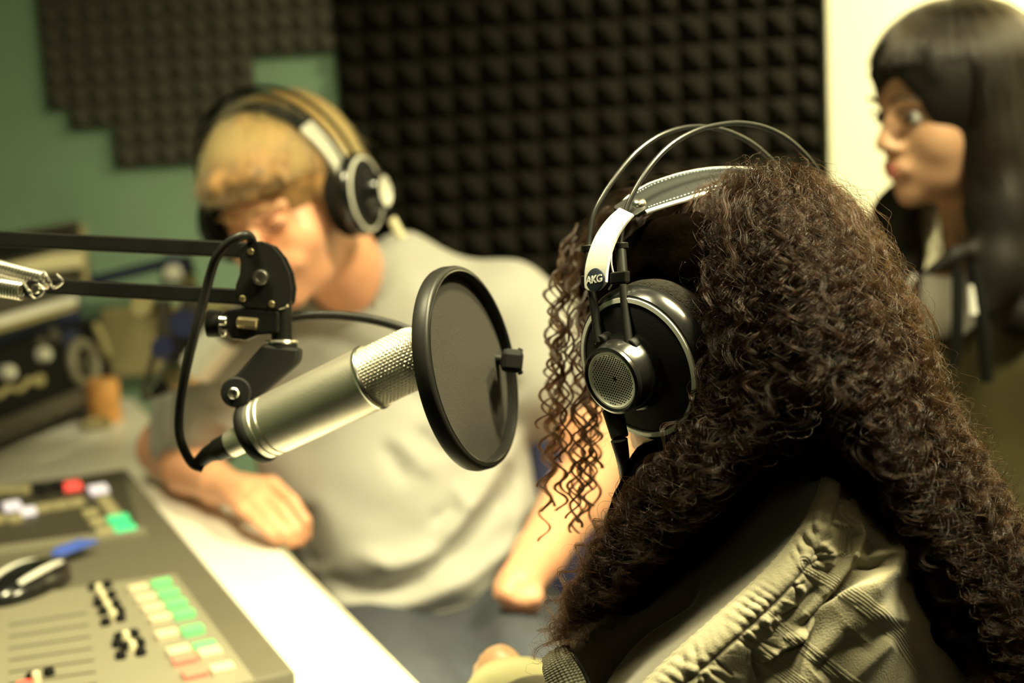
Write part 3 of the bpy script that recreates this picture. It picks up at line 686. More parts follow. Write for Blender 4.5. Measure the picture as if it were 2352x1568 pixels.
# ================================================================ PEOPLE
def headA(f, up):
    """columns: right of the person, forward, up"""
    f = nrm(f); u = nrm(np.asarray(up)-f*np.dot(up, f)); r = np.cross(f, u); return np.stack([r, f, u], 1)
def head(F, c, A, s=1.0, female=False, smile=False):
    T = lambda x, y, z: c+A @ (np.array([x, y, z])*s)
    e = lambda p, r, k=.012, op='u': F.ell(T(*p), np.array(r)*s, A, k, op)
    e((0, -.012, .030), (.074, .094, .084), .01)
    e((0, .028, -.028), (.060, .060, .082), .02)
    e((0, .040, -.070), (.044 if not female else .038, .044, .036), .022)
    F.ell(T(0, .070, -.098), .0155*s, A, .02)
    e((0, .076, .020), (.048, .014, .012), .016)
    for q in (-1, 1):
        e((q*.040, .058 if not female else .050, -.030), (.024, .024, .026) if not female else (.019, .022, .024), .02)
        e((q*.031, .101, .000), (.017, .015, .011), .012, 's')
        e((q*.0125, .094, -.036), (.009, .009, .007), .006)
        e((q*.076, -.008, -.012), (.009, .017, .031), .006)
        if smile: e((q*.030, .078, -.052), (.016, .014, .014), .012)
    F.cap(T(0, .086, .008), T(0, .110 if not female else .104, -.030), .007*s, .0105*s, .010)
    e((0, .088, -.062), (.024, .010, .012), .010)
    e((0, .091, -.058), (.019 if not smile else .024, .0060, .0045), .004)
    e((0, .089, -.069), (.016 if not smile else .021, .0065, .0055), .004)
    e((0, .102, -.0635), (.023, .006, .0014), .003, 's')
    return T
def cut_face(Q, c, A, y0, z0, xm=.13):
    """shorten strands where they would run over the face"""
    K = Q.shape[1]; L = (Q-c) @ A; bad = (L[..., 1] > y0) & (L[..., 2] < z0) & (np.abs(L[..., 0]) < xm); out = []
    for i in range(len(Q)):
        b = np.argmax(bad[i]) if bad[i].any() else K
        if b < 4: continue
        out.append(Q[i] if b == K else catmull(Q[i][:b], K))
    return np.array(out)
def face_parts(T, A, body, s, iris, brow, closed=False):
    up_ = .008 if closed else 0
    mb = MB(); w_ = .027 if closed else .019
    tube(mb, catmull([T(-w_, .0835, -.0625+up_), T(-w_*.5, .0955, -.0595), T(0, .0985, -.0600), T(w_*.5, .0955, -.0595), T(w_, .0835, -.0625+up_)], 20), np.interp(np.linspace(0, 1, 20), [0, .3, .5, .7, 1], [.0012, .0034, .0030, .0034, .0012])*s, 8)
    tube(mb, catmull([T(-w_*.92, .0835, -.0655+up_), T(-w_*.45, .0940, -.0680), T(0, .0965, -.0690), T(w_*.45, .0940, -.0680), T(w_*.92, .0835, -.0655+up_)], 20), np.interp(np.linspace(0, 1, 20), [0, .3, .5, .7, 1], [.0012, .0040, .0046, .0040, .0012])*s, 8)
    mb.build('lips', M['lip'], body)
    for q in (-1, 1):
        mb = MB(); er_ = .0115 if closed else .0098; c = T(q*.031, .077, .000 if closed else -.001); lathe(mb, c-A[:, 1]*er_*s, A[:, 1], [(er_*s*math.sin(a), er_*s*(1-math.cos(a))) for a in np.linspace(0.05, math.pi-.02, 14)], 20)
        mb.build('eye', M['skin'] if closed else M['eye_white'], body)
        if not closed:
            mb = MB(); lathe(mb, T(q*.0305, .0858, -.001), A[:, 1], [(.0062*s, 0), (.0062*s, .001*s), (.003*s, .0018*s)], 20); mb.build('iris', M['iris'], body)
        mb = MB(); tube(mb, catmull([T(q*.016, .092, .001 if closed else .005), T(q*.030, .0945, -.004 if closed else .009), T(q*.045, .087, .002 if closed else .004)], 12), .0014*s, 6); mb.build('eyelash', M['brow_dark'], body)
        mb = MB(); tube(mb, catmull([T(q*.013, .097, .020), T(q*.030, .098, .026), T(q*.050, .084, .021)], 12), np.linspace(.0032, .0016, 12)*s, 8); mb.build('eyebrow', brow, body)
def strands(c, A, s, n, length, crown, ell_r, ell_c, away=.7, steps=40, seed=0, sel=None, bodies=(), jit=.15, lift=.006, grav_eq=1.0, curl=0.0):
    """grow hair over an ellipsoid around the head, then fall"""
    r = np.random.default_rng(seed); P0 = r.normal(size=(n*4, 3)); P0 /= np.linalg.norm(P0, axis=1)[:, None]
    keep = sel(P0); P0 = P0[keep][:n]; n = len(P0)
    er = np.asarray(ell_r)*s; ec = np.asarray(ell_c)*s
    P = P0*er*r.uniform(.94, 1.0, (n, 1))+ec; lift_ = lift*r.uniform(.1, 1, (n, 1))
    cr = np.asarray(crown)*s; gl = A.T @ np.array([0, 0, -1.0]); out = [P.copy()]
    L = length if np.ndim(length) else np.full(n, length); L = np.asarray(L)[:n]*r.uniform(.8, 1.15, n); ds = (L/steps)[:, None]
    J = r.normal(size=(n, 3))*jit
    for k in range(steps):
        q = (P-ec)/er; N = q/er; N /= np.linalg.norm(N, axis=1)[:, None]; rad = np.linalg.norm(q, axis=1)
        aw = P-cr; aw /= np.linalg.norm(aw, axis=1)[:, None]+1e-6
        wgt = np.clip((k/steps)*1.6, 0, 1) if grav_eq else 0
        d = aw*away*(1-.7*wgt)+gl*(.35+wgt)+J
        near = rad < 1.06
        tn = d-N*np.sum(d*N, 1)[:, None]; d = np.where(near[:, None], tn, d); d /= np.linalg.norm(d, axis=1)[:, None]+1e-9
        P = P+d*ds
        q = (P-ec)/er; rad = np.linalg.norm(q, axis=1); mn_ = 1.0+lift_[:, 0]/er.mean()*min(1, k/6)
        P = np.where((rad < mn_)[:, None], ec+q/rad[:, None]*mn_[:, None]*er, P)
        for bc, br in bodies:
            q2 = (P-bc)/br; r2 = np.linalg.norm(q2, axis=1); P = np.where((r2 < 1)[:, None], bc+q2/r2[:, None]*br, P)
        out.append(P.copy())
    Q = np.stack(out, 1)
    return c+Q @ A.T
# ---------------------------------------------------------------- blond man
yaw, pit, rl = math.radians(23), math.radians(17), math.radians(14)
f_m = np.array([-math.cos(pit)*math.sin(yaw), -math.cos(pit)*math.cos(yaw), -math.sin(pit)])
up_m = nrm(np.array([-math.sin(rl), -.12, math.cos(rl)])); A_m = headA(f_m, up_m); s_m = 1.0
HM = W(664, 464, 1.80)
F = Field((-.80, 1.40, .45), (.32, 2.30, 1.34), .0042)
Tm = head(F, HM, A_m, s_m, smile=True)
nb_m = W(818, 672, 1.94)                                       # base of the neck
F.chain([Tm(0, -.02, -.05), W(778, 600, 1.89), nb_m], [.050, .049, .052], .025)
F.cap(W(740, 790, 2.03), W(1060, 790, 2.06), .045, .045, .04)   # shoulder girdle
F.chain([W(880, 860, 2.04), W(910, 1000, 2.02), W(985, 1340, 2.0)], [.065, .07, .08], .03)
sR, eR, wR = W(560, 815, 2.02), D(385, 1030, ZT+.052), D(500, 1112, ZT+.045)
F.chain([sR, eR], [.052, .042], .02); F.chain([eR, eR*.5+wR*.5, wR], [.043, .040, .027], .015)
# right hand over the desk edge
kn = [D(628, 1112, ZT+.060), D(606, 1132, ZT+.058), D(584, 1152, ZT+.052), D(560, 1170, ZT+.044)]
F.cap(wR, wR*.25+(kn[1]+kn[2])*.375, .026, .018, .010)
for k_ in kn: F.cap(wR*.75+k_*.25, k_, .014, .0108, .005)
def off(p, dx, dy, dz, dp): q = W(dx, dy, depth(p)+dp); return q
def fing(a, pts, r0=.0094, r1=.0070, k=.002):
    P = [a]; dd = depth(a)
    for x, y, dp in pts: P.append(W(x, y, dd+dp))
    R = np.linspace(r0, r1, len(P)); F.chain(P, R, k)
fing(kn[0], ((672, 1150, -.03), (702, 1196, -.045), (704, 1232, -.04)))
fing(kn[1], ((650, 1170, -.035), (684, 1215, -.05), (690, 1246, -.045)))
fing(kn[2], ((622, 1190, -.03), (656, 1226, -.04), (668, 1250, -.035)), .0092)
fing(kn[3], ((594, 1200, -.025), (622, 1226, -.035), (640, 1240, -.03)), .0088, .0066)
F.chain([wR*.6+kn[0]*.4, W(610, 1120, depth(kn[0])+.03), W(655, 1145, depth(kn[0])+.02), W(678, 1172, depth(kn[0])+.005)], [.014, .012, .010, .008], .006)
# left arm resting on the thigh
sL, eL, wL = W(1175, 745, 2.0), W(1385, 1050, 1.96), W(1238, 1275, 1.74)
F.chain([sL, eL], [.054, .043], .02); F.chain([eL, eL*.55+wL*.45, wL], [.044, .043, .031], .015)
hL = W(1190, 1345, 1.68); F.cap(wL, hL, .030, .026, .012)
for i, (x, y, dp) in enumerate(((1165, 1385, -.03), (1185, 1398, -.035), (1207, 1402, -.03), (1228, 1396, -.02))):
    a = hL+RT*(.012*(i-1.5)); m_ = W(x, y-25, depth(hL)-.02); F.chain([a, m_, W(x, y, depth(hL)+.0)], [.011, .010, .008], .004)
F.chain([wL, W(1165, 1330, 1.70), W(1150, 1365, 1.67)], [.014, .011, .009], .006)
man = F.mesh('person', [M['skin'], M['lip']], smooth_it=1)
tag(man, 'blond man in grey t-shirt leaning on the desk, looking down in headphones', 'person')
face_parts(Tm, A_m, man, s_m, None, M['brow_blond'], closed=True)
# shirt
F = Field((-1.0, 1.45, .50), (.35, 2.36, 1.24), .0055)
F.cap(W(700, 790, 2.0), W(1100, 770, 2.03), .078, .078, .05)
F.cap(W(930, 620, 2.02), W(1120, 720, 2.03), .050, .068, .04)
F.cap(W(780, 720, 1.99), W(620, 800, 2.02), .060, .068, .04)
F.chain([W(880, 830, 2.0), W(910, 1000, 1.99), W(950, 1180, 1.98), W(985, 1330, 1.96)], [.118, .125, .135, .142], .06, flat=(FW, 1.25))
F.chain([W(1060, 860, 2.03), W(1065, 1050, 2.0), W(1105, 1220, 1.98)], [.062, .066, .078], .06)
F.chain([W(600, 820, 2.02), W(480, 960, 2.06)], [.072, .070], .04); F.chain([W(730, 860, 2.02), W(735, 1010, 2.02), W(830, 1200, 2.0)], [.08, .078, .08], .05); F.chain([W(690, 1010, 2.08), W(730, 1130, 2.07), W(830, 1290, 2.05)], [.062, .070, .075], .04)
F.chain([W(560, 830, 2.02), W(475, 910, 2.05), W(440, 1000, 2.08)], [.072, .070, .066], .03)
F.chain([sL+[0, 0, .004], W(1235, 800, 2.0), W(1275, 880, 1.99)], [.076, .078, .080], .04)
F.chain([W(1190, 840, 2.0), W(1215, 935, 1.985)], [.05, .035], .03)
F.chain([nb_m+UP*.005, W(890, 840, 2.02)], [.060, .10], .04); F.cap(nb_m*.6+Tm(0, -.02, -.05)*.4, Tm(0, .0, -.10), .055, .056, .012, 's')
torus_pts = []
ndir = nrm(np.array(Tm(0, -.02, -.08))-nb_m); _, u_, v_ = basis(ndir); nc = nb_m+ndir*.030+FW*.002
P = [nc+.057*(math.cos(a)*u_+math.sin(a)*v_) for a in np.linspace(0, 2*math.pi, 25)]; F.chain(P, [.0065]*25, .006)
# trim hem and sleeve ends
F.ell(W(1000, 1690, 1.95), (.30, .40, .155), None, .01, 's')
fold_d = camv(.34, .94, 0)
def pdist(x, y, L):
    """signed distance in px to a polyline and window at its ends"""
    L = np.asarray(L, float); best = np.full(x.shape, 1e9); sgn = np.zeros(x.shape); tpar = np.zeros(x.shape); n = len(L)-1
    for i in range(n):
        a, b = L[i], L[i+1]; d = b-a; l = np.hypot(*d); t = ((x-a[0])*d[0]+(y-a[1])*d[1])/l**2; tc = np.clip(t, 0, 1)
        dx, dy = x-a[0]-tc*d[0], y-a[1]-tc*d[1]; q = np.hypot(dx, dy); m = q < best
        best = np.where(m, q, best); sgn = np.where(m, np.sign(d[0]*dy-d[1]*dx), sgn); tpar = np.where(m, (i+tc)/n, tpar)
    return best*sgn, tpar
MF = [([(810, 1262), (900, 1290), (1010, 1260), (1100, 1160), (1190, 1010)], 24, .020), ([(740, 1315), (850, 1345), (960, 1318), (1070, 1240), (1190, 1110)], 22, -.018),
 ([(770, 1385), (930, 1375), (1080, 1325), (1250, 1230)], 22, .016), ([(830, 1410), (960, 1405), (1110, 1370)], 12, -.008),
 ([(870, 1030), (930, 1110)], 16, -.010), ([(950, 1000), (1020, 1060)], 15, -.011), ([(900, 1010), (990, 1100)], 14, .008), ([(990, 1200), (1060, 1170)], 16, -.010),
 ([(1165, 1070), (1180, 1190)], 14, -.010), ([(700, 760), (860, 830), (1000, 980)], 24, -.008), ([(1180, 830), (1040, 900), (960, 990)], 20, .010), ([(1195, 880), (1080, 950)], 16, -.010),
 ([(700, 1150), (740, 1300)], 26, -.012), ([(1040, 1120), (1090, 1180)], 12, .007), ([(480, 850), (600, 960)], 14, -.008), ([(460, 930), (560, 1010)], 14, .008)]
def folds(P):
    q = (P-W(990, 1250, 1.9)); low = np.clip(.5-q[:, 2]/.35, 0, 1)
    a = P @ fold_d; b = P @ camv(.94, -.34, 0)
    f = np.sin(a*62+2.2*np.sin(b*9)+.5)*low*.0085+np.sin(a*105+1.4*np.sin(b*14+1)+2)*low*.003
    g2 = np.sin((P @ camv(.7, -.7, .2))*48+1.5*np.sin(P @ camv(.7, .7, 0)*12))*(1-low)*.0035
    x, y = proj(P); front = np.clip((2.02-P[:, 1])/.05, 0, 1); e = 0
    xx = x+wob(P, 14, 9)*18; yy = y+wob(P, 14, 10)*18
    for L, w, h in MF:
        q, t = pdist(xx, yy, L); e = e+h*np.exp(-(q/w)**2)*np.clip(np.minimum(t, 1-t)*5+.2, 0, 1)
    return f*.5+g2*1.2+wob(P, 30, 3)*.003-e*front
F.disp(folds)
sh = F.mesh('t_shirt', M['shirt'], man, smooth_it=1)
# trousers, legs, shoes
F = Field((-.7, 1.1, .0), (.62, 2.45, .86), .009)
hp = W(1000, 1510, 1.97)
F.cap(hp-RT*.06, hp+RT*.08, .125, .125, .05)
k1, k2 = W(930, 1660, 1.52), W(1215, 1600, 1.60)
F.chain([hp-RT*.08, k1], [.090, .066], .04); F.chain([hp+RT*.09, (hp+RT*.09+k2)/2+UP*.02, k2], [.090, .084, .072], .04)
for k_ in (k1, k2): F.chain([k_, np.array([k_[0]*.8, k_[1]+.08, .10])], [.066, .045], .02)
F.disp(lambda P: np.sin((P @ camv(.3, .9, 0))*70+2*np.sin(P[:, 0]*14))*.005+wob(P, 22, 5)*.003)
F.mesh('trousers', M['navy'], man)
for k_ in (k1, k2):
    F = Field(np.array([k_[0]*.8-.08, k_[1]-.22, 0]), np.array([k_[0]*.8+.08, k_[1]+.16, .16]), .005); b = np.array([k_[0]*.8, k_[1]+.08, .05])
    F.cap(b, b+[0, -.17, -.01], .045, .038, .02); F.cap(b, b+[0, 0, .05], .045, .043, .02); F.ell(b+[0, -.08, -.13], (.2, .3, .082), None, .004, 's'); F.mesh('shoe', M['black_matte'], man)
# hair
F = Field(HM-.16, HM+.16, .0035)
F.ell(Tm(0, -.014, .036), np.array((.083, .105, .094)), A_m, .01)
F.ell(Tm(0, .135, -.045), np.array((.105, .078, .100)), A_m, .012, 's')
F.ell(Tm(0, .02, -.13), np.array((.12, .14, .085)), A_m, .012, 's')
for i, (a, b_, c_) in enumerate(((-.055, .066, .085), (-.032, .084, .092), (-.008, .092, .096), (.016, .092, .094), (.040, .080, .088), (.060, .058, .082))):
    tip = (a*.95-.012, .100-abs(a)*.35, .046+.007*math.sin(i*2)); F.chain([Tm(a*.9, b_-.025, c_-.012), Tm(a*1.0, b_+.006, c_-.030), Tm(*tip)], [.014, .011, .006], .012)
for q in (-1, 1): F.chain([Tm(q*.070, .02, .05), Tm(q*.072, .028, .01), Tm(q*.070, .030, -.02)], [.016, .011, .006], .01)
F.disp(lambda P: wob((P-HM) @ A_m*np.array([3.2, .8, 1.0]), 75, 4, 7)*.006)
M['blond'] = mat('blond_hair', (.24, .125, .038), .6, noise=.45, nscale=60, sheen=.2)
M['blond_h'] = hair_mat('blond_strands', (.50, .28, .085), .32)
mh = F.mesh('hair', M['blond'], man)
sel = lambda p: (p[:, 2] > -.15) & ~((p[:, 1] > .35) & (p[:, 2] < .20))
Q = strands(HM, A_m, s_m, 9000, .075, (.015, -.035, .16), (.085, .107, .096), (0, -.014, .036), .9, 16, 3, sel, (), .42, .010)
Q = cut_face(Q, HM, A_m, .035, .042)
t = np.linspace(0, 1, Q.shape[1]); curves_obj('hair_strands', Q, .00022*(1-.6*t), M['blond_h'], mh)

# chair of the man
ch = empty('office_chair', (.06, 2.12, 0), 'blue upholstered office chair behind the blond man', 'chair')
F = Field((-.26, 1.80, .36), (.45, 2.60, 1.05), .008); bc = W(1130, 1090, 2.26)
F.ell(bc, (.225, .05, .235), None, .01); F.disp(lambda P: wob(P, 20, 2)*.002); F.mesh('backrest', M['chair_blue'], ch)
mb = MB(); abox(mb, -.20, .32, 1.78, 2.24, .335, .395); mb.build('seat', M['chair_blue'], ch, smooth=False, bevel=.025)
cyl(ch, (.06, 2.0, .08), (.06, 2.0, .335), .028, 'black', 'column'); mb = MB(); tube(mb, catmull([(.06, 2.05, .35), (.06, 2.32, .36), (.06, 2.36, .6), tuple(bc+[0, .04, 0])], 20), .018, 10); mb.build('back_support', M['black'], ch)
for i in range(5):
    a = i*2*math.pi/5+.3; mb = MB(); e_ = np.array([.06+.27*math.cos(a), 2.0+.27*math.sin(a), .07]); tube(mb, [(.06, 2.0, .10), e_], [.024, .016], 10); mb.build('leg', M['black'], ch)
    mb = MB(); lathe(mb, e_+[-.012, 0, -.042], (1, 0, 0), [(.024, 0), (.027, .004), (.027, .02), (.024, .024)], 20); mb.build('caster', M['black_matte'], ch)

# ---------------------------------------------------------------- girl on the right
HG = W(2185, 248, 1.78); yw = math.radians(70)
f_g = np.array([-math.sin(yw), -math.cos(yw), -.08]); A_g = headA(f_g, (.04, .0, 1)); s_g = 1.0
F = Field(HG-[.22, .25, .62], HG+[.36, .25, .16], .005)
Tg = head(F, HG, A_g, s_g, female=True)
gn_ = HG+np.array([.055, .04, -.20]); F.chain([Tg(0, -.02, -.05), gn_], [.044, .050], .02)
F.cap(gn_+[-.06, .03, -.05], gn_+[.06, .0, -.05], .04, .04, .03)
girl = F.mesh('person', [M['skin_olive'], M['lip']])
tag(girl, 'young woman with straight dark fringed hair and olive jacket by the white wall', 'person')
face_parts(Tg, A_g, girl, s_g, None, M['brow_dark'])
# jacket
F = Field(HG-[.36, .42, .95], HG+[.55, .40, -.12], .008); s0 = HG+[.09, .05, -.33]
rs = np.array([math.cos(math.radians(-38)), math.sin(math.radians(-38)), 0])
F.cap(s0-rs*.15, s0+rs*.15, .078, .078, .05); F.chain([s0+[0, 0, -.02], s0+[0, 0, -.25], s0+[0, 0, -.52]], [.12, .13, .14], .08, flat=(np.array([math.sin(yw), math.cos(yw), 0]), 1.25))
for q in (-1, 1): F.chain([s0+rs*.17*q, s0+rs*.225*q+[0, .02, -.25], s0+rs*.20*q+f_g*.08+[0, 0, -.46]], [.068, .056, .045], .03)
F.cap(gn_+[0, 0, .03]+f_g*.03, gn_+f_g*.12+[0, 0, -.15], .055, .03, .02, 's')
F.disp(lambda P: wob(P, 28, 8)*.006)
F.mesh('jacket', M['olive_jacket'], girl)
# shirt collar, front and bow
F = Field(HG-[.20, .2, .50], HG+[.22, .2, -.10], .004)
F.chain([gn_+f_g*.0+[0, 0, .03], gn_+f_g*.045+[0, 0, -.04], gn_+f_g*.070+[0, 0, -.075]], [.052, .046, .012], .02)
F.cap(gn_+[0, 0, .10], gn_+f_g*.03+[0, 0, .0], .05, .05, .008, 's')
F.mesh('white_shirt', M['white_cloth'], girl)
for q in (-1, 1):
    a0 = gn_+f_g*.045+rs*.03*q+[0, 0, .012]; mb = MB(); v = [a0+rs*.035*q-f_g*.02, a0+f_g*.045+rs*-.015*q+[0, 0, -.02], a0+f_g*.055+rs*.02*q+[0, 0, -.095], a0+f_g*.02+rs*.05*q+[0, 0, -.05]]
    prism(mb, v, f_g*.006); mb.build('collar', M['white_cloth'], girl, smooth=False, bevel=.002)
bw = W(2212, 650, 1.68)
for k, (dx, dz) in enumerate(((-.006, -.0), (.014, .0))):
    mb = MB(); tube(mb, catmull([bw+[dx, 0, .02], bw+[dx*1.5, -.006, -.05], bw+[dx*2, 0, -.10-.02*k]], 10), .0075, 8); mb.build('ribbon', M['black_matte'], girl)
for k, (x, y0, y1) in enumerate(((2232, 655, 722),)):
    mb = MB(); tube(mb, [W(x, y0, 1.68), W(x+3, y1, 1.68)], .0055, 10); mb.build('shirt_tie', M['white_cloth'], girl)
F = Field(s0-[.25, .25, s0[2]], s0+[.25, .25, -.42], .01)
for q in (-1, 1): F.chain([s0+rs*.08*q+[0, 0, -.50], s0*[1, 1, 0]+rs*.09*q+[0, 0, .08]], [.095, .055], .03)
F.mesh('trousers', M['black_matte'], girl)
for q in (-1, 1):
    b = s0*[1, 1, 0]+rs*.09*q+[0, 0, .035]; F = Field(b-[.2, .2, .035], b+[.2, .2, .1], .006); F.cap(b, b+f_g*[1, 1, 0]*.15, .035, .032, .01); F.cap(b, b+[0, 0, .04], .04, .045, .02); F.mesh('shoe', M['black'], girl)
# hair: smooth cap with fringe and long sides
M['dark_hair'] = mat('dark_hair', (.010, .008, .006), .6, spec=.25, noise=.3, nscale=50)
M['dark_h'] = hair_mat('dark_strands', (.016, .012, .008), .20, .3)
F = Field(HG-[.26, .26, .50], HG+[.40, .26, .20], .005)
F.ell(Tg(0, -.014, .034), np.array((.090, .112, .100)), A_g, .01)
F.ell(Tg(0, .155, -.030), np.array((.078, .118, .098)), A_g, .012, 's')
F.ell(Tg(0, .02, -.19), np.array((.07, .10, .12)), A_g, .012, 's')
F.chain([Tg(.0, .04, .075), Tg(.01, .080, .078), Tg(.015, .094, .066)], [.020, .016, .009], .01)
F.chain([Tg(.03, .03, .065), Tg(.048, .062, .068), Tg(.058, .070, .050)], [.018, .014, .008], .01)
F.chain([Tg(-.03, .03, .065), Tg(-.048, .062, .068), Tg(-.060, .066, .050)], [.018, .014, .008], .01)
def gf(pts, R, k=.02): F.chain([W(*p) for p in pts], R, k)
gf([(2260, 180, 1.76), (2290, 330, 1.74), (2300, 480, 1.73), (2290, 620, 1.72), (2260, 700, 1.71)], [.055, .042, .040, .034, .018])
gf([(2330, 200, 1.80), (2370, 400, 1.80), (2380, 600, 1.79), (2340, 720, 1.76)], [.07, .07, .06, .03])
gf([(2260, 550, 1.72), (2190, 590, 1.70), (2130, 625, 1.70)], [.012, .008, .004], .01)
gf([(2120, 420, 1.92), (2075, 500, 1.90), (2060, 590, 1.88), (2065, 650, 1.86)], [.03, .040, .036, .02])
F.disp(lambda P: wob(P*np.array([1, 1, .15]), 90, 4, 6)*.004)
gh = F.mesh('hair', M['dark_hair'], girl)
sel = lambda p: (p[:, 2] > -.35) & ~((p[:, 1] > .30) & (p[:, 2] < .30)) & ~((p[:, 1] > .0) & (p[:, 2] < -.05))
nG = 5200; rg = np.random.default_rng(5)
Q = strands(HG, A_g, 1, nG, .30, (.02, -.02, .16), (.092, .114, .102), (0, -.014, .034), .9, 30, 8, sel, (), .06, .006)
Qs = cut_face(Q, HG, A_g, .030, .062); t = np.linspace(0, 1, Q.shape[1])
curves_obj('hair_strands', Qs, .00022*(1-.5*t), M['dark_h'], gh)
# ================================================================ HEADPHONES
def text_mesh(body, size, c, right, up, m, name, parent, extrude=.0003, offset=0, shear=0):
    cu = bpy.data.curves.new(name, 'FONT'); cu.body = body; cu.size = size; cu.extrude = extrude; cu.offset = offset; cu.align_x = 'CENTER'; cu.align_y = 'CENTER'; cu.shear = shear; cu.resolution_u = 4
    t = bpy.data.objects.new(name+'_tmp', cu); me = bpy.data.meshes.new_from_object(t); me.name = name; bpy.data.objects.remove(t); bpy.data.curves.remove(cu)
    n = np.cross(right, up); mw_ = np.array([[*right, 0], [*up, 0], [*n, 0], [*c, 1]]).T
    me.transform(Matrix(mw_.tolist())); me.materials.append(m); o = bpy.data.objects.new(name, me); COL.objects.link(o)
    if parent: o.parent = parent; o.matrix_parent_inverse = Matrix.Translation(parent.location).inverted()
    return o
def cup(root, c, n, up, s=1.0, detail=True):
    """c centre of the silver ring, n outward, up towards the arch"""
    n, u, v = basis(n, up)
    e = bpy.data.objects.new('ear_cup', None)
    seg = 96 if detail else 48
    mb = MB(); lathe(mb, c, n, [(.040*s, -.019*s), (.0505*s, -.0165*s), (.0525*s, -.012*s), (.0522*s, -.008*s), (.0505*s, -.0035*s), (.0488*s, -.0008*s), (.0480*s, -.0005*s), (.0465*s, -.0012*s)], seg, cap=False, hint=up); sh_ = mb.build('ear_cup', M['black_gloss'], root)
    mb = MB(); lathe(mb, c, n, [(.0474*s, -.0015*s), (.0471*s, .0006*s), (.0444*s, .0012*s), (.0438*s, -.0005*s)], seg, cap=False, hint=up); plabel(mb.build('silver_ring', M['silver_plastic'], sh_), 'thin silver ring')
    mb = MB(); lathe(mb, c, n, [(.0442*s, -.0002*s), (.038*s, .0022*s), (.030*s, .0040*s), (.0225*s, .005*s)], seg, cap=False, hint=up); mb.build('mesh_disc', M['mesh_black'], sh_)
    mb = MB(); lathe(mb, c, n, [(.0262*s, .003*s), (.0262*s, .0075*s), (.0245*s, .0085*s), (.0235*s, .018*s), (.0220*s, .0225*s), (.0225*s, .024*s), (.0222*s, .0265*s), (.0205*s, .0275*s), (.0190*s, .0262*s)], seg, cap=False, hint=up); mb.build('hub', M['black_gloss'], sh_, sharp=25)
    prof = [(.0192*s, .0262*s), (.0178*s, .0262*s)]+[(.0178*s*math.cos(a), (.0262-.0035*(math.sin(a)))*s) for a in np.linspace(0.05, 1.5, 10)]
    mb = MB(); lathe(mb, c, n, prof, 64, cap=False, hint=up); g_ = mb.build('grille', M['silver_plastic'], sh_)
    if detail:
        mb = MB(); p = .00190*s
        for i in range(-10, 11):
            for j in range(-10, 11):
                a, b = (i+.5*(j % 2))*p, j*p*.866; r = math.hypot(a, b)
                if r > .0166*s: continue
                h = (.0262*s-.0035*s*math.sin(math.acos(min(1, r/(.0178*s)))))+.00012
                lathe(mb, c+u*a+v*b, n, [(.00070*s, h), (.00001, h+.00002)], 8, cap=False)
        plabel(mb.build('perforations', M['black_matte'], sh_), 'small dark round holes')
    mb = MB(); torus(mb, c-n*.0275*s, n, .0365*s, .0155*s, 72, 16, sq=.85); mb.build('ear_pad', M['velour'], sh_, sharp=0)
    return sh_, n, u, v
def ribbon(mb, P, Wd, half, th, mi=0):
    """flat band along P, width vector Wd"""
    P = np.asarray(P); Wd = np.broadcast_to(np.asarray(Wd), P.shape); T = np.gradient(P, axis=0); T /= np.linalg.norm(T, axis=1)[:, None]
    Wn = Wd-T*np.sum(Wd*T, 1)[:, None]; Wn /= np.linalg.norm(Wn, axis=1)[:, None]; N = np.cross(T, Wn); h = np.broadcast_to(np.asarray(half, float), (len(P),))[:, None]
    v = np.stack([P+Wn*h+N*th/2, P-Wn*h+N*th/2, P-Wn*h-N*th/2, P+Wn*h-N*th/2], 1); f = []
    for i in range(len(P)-1):
        for j in range(4): f.append((i*4+j, i*4+(j+1) % 4, (i+1)*4+(j+1) % 4, (i+1)*4+j))
    f += [(0, 3, 2, 1), tuple((len(P)-1)*4+j for j in range(4))]
    return mb.add(v.reshape(-1, 3), f, mi)
# ---- near pair on the curly haired woman
fx, fz = 3267, None
cL = W(1463, 845, .92); nL = nrm(RT*-.683+UP*-.297+FW*-.667)
hp1 = empty('headphones', tuple(cL), 'black and silver open headphones worn over the dark curly hair', 'headphones')
upL = camv(-.33, .93, .08)
c1_, n1, u1, v1 = cup(hp1, cL, nL, upL)
def dplane(px, k=.8): t = (px-1176)/F_PX; return (.93-k*.0709)/(1-k*t)
archB = [(1441, 800, .905), (1436, 720, .908), (1430, 640, .915), (1425, 565, .925)]+[(x, y, dplane(x)) for x, y in ((1436, 490), (1462, 430), (1500, 374), (1545, 330), (1600, 300), (1655, 286), (1705, 283), (1760, 294), (1810, 320), (1855, 362), (1890, 412), (1915, 470), (1932, 540), (1938, 620))]
archA = [(1372, 790, .925), (1363, 720, .93), (1356, 645, .935), (1352, 570, .945)]+[(x, y, dplane(x)+.035) for x, y in ((1362, 500), (1385, 450), (1422, 396), (1462, 350), (1510, 315), (1560, 296), (1610, 291), (1665, 300), (1715, 322), (1755, 352), (1788, 388), (1815, 440), (1830, 510), (1838, 600))]
for a in (archB, archA):
    mb = MB(); tube(mb, catmull([W(*p) for p in a], 140), .0018, 12); mb.build('arch_rod', M['rod'], hp1)
for (x, y), (x2, y2), d, d2 in (((1425, 560), (1431, 640), .925, .915), ((1352, 566), (1356, 645), .942, .934)):
    cyl(hp1, W(x, y, d), W(x2, y2, d2), .0034, 'black', 'rod_sleeve'); cyl(hp1, W(x, y-3, d), W(x+.6, y+12, d), .0052, 'black', 'rod_collar', 20)
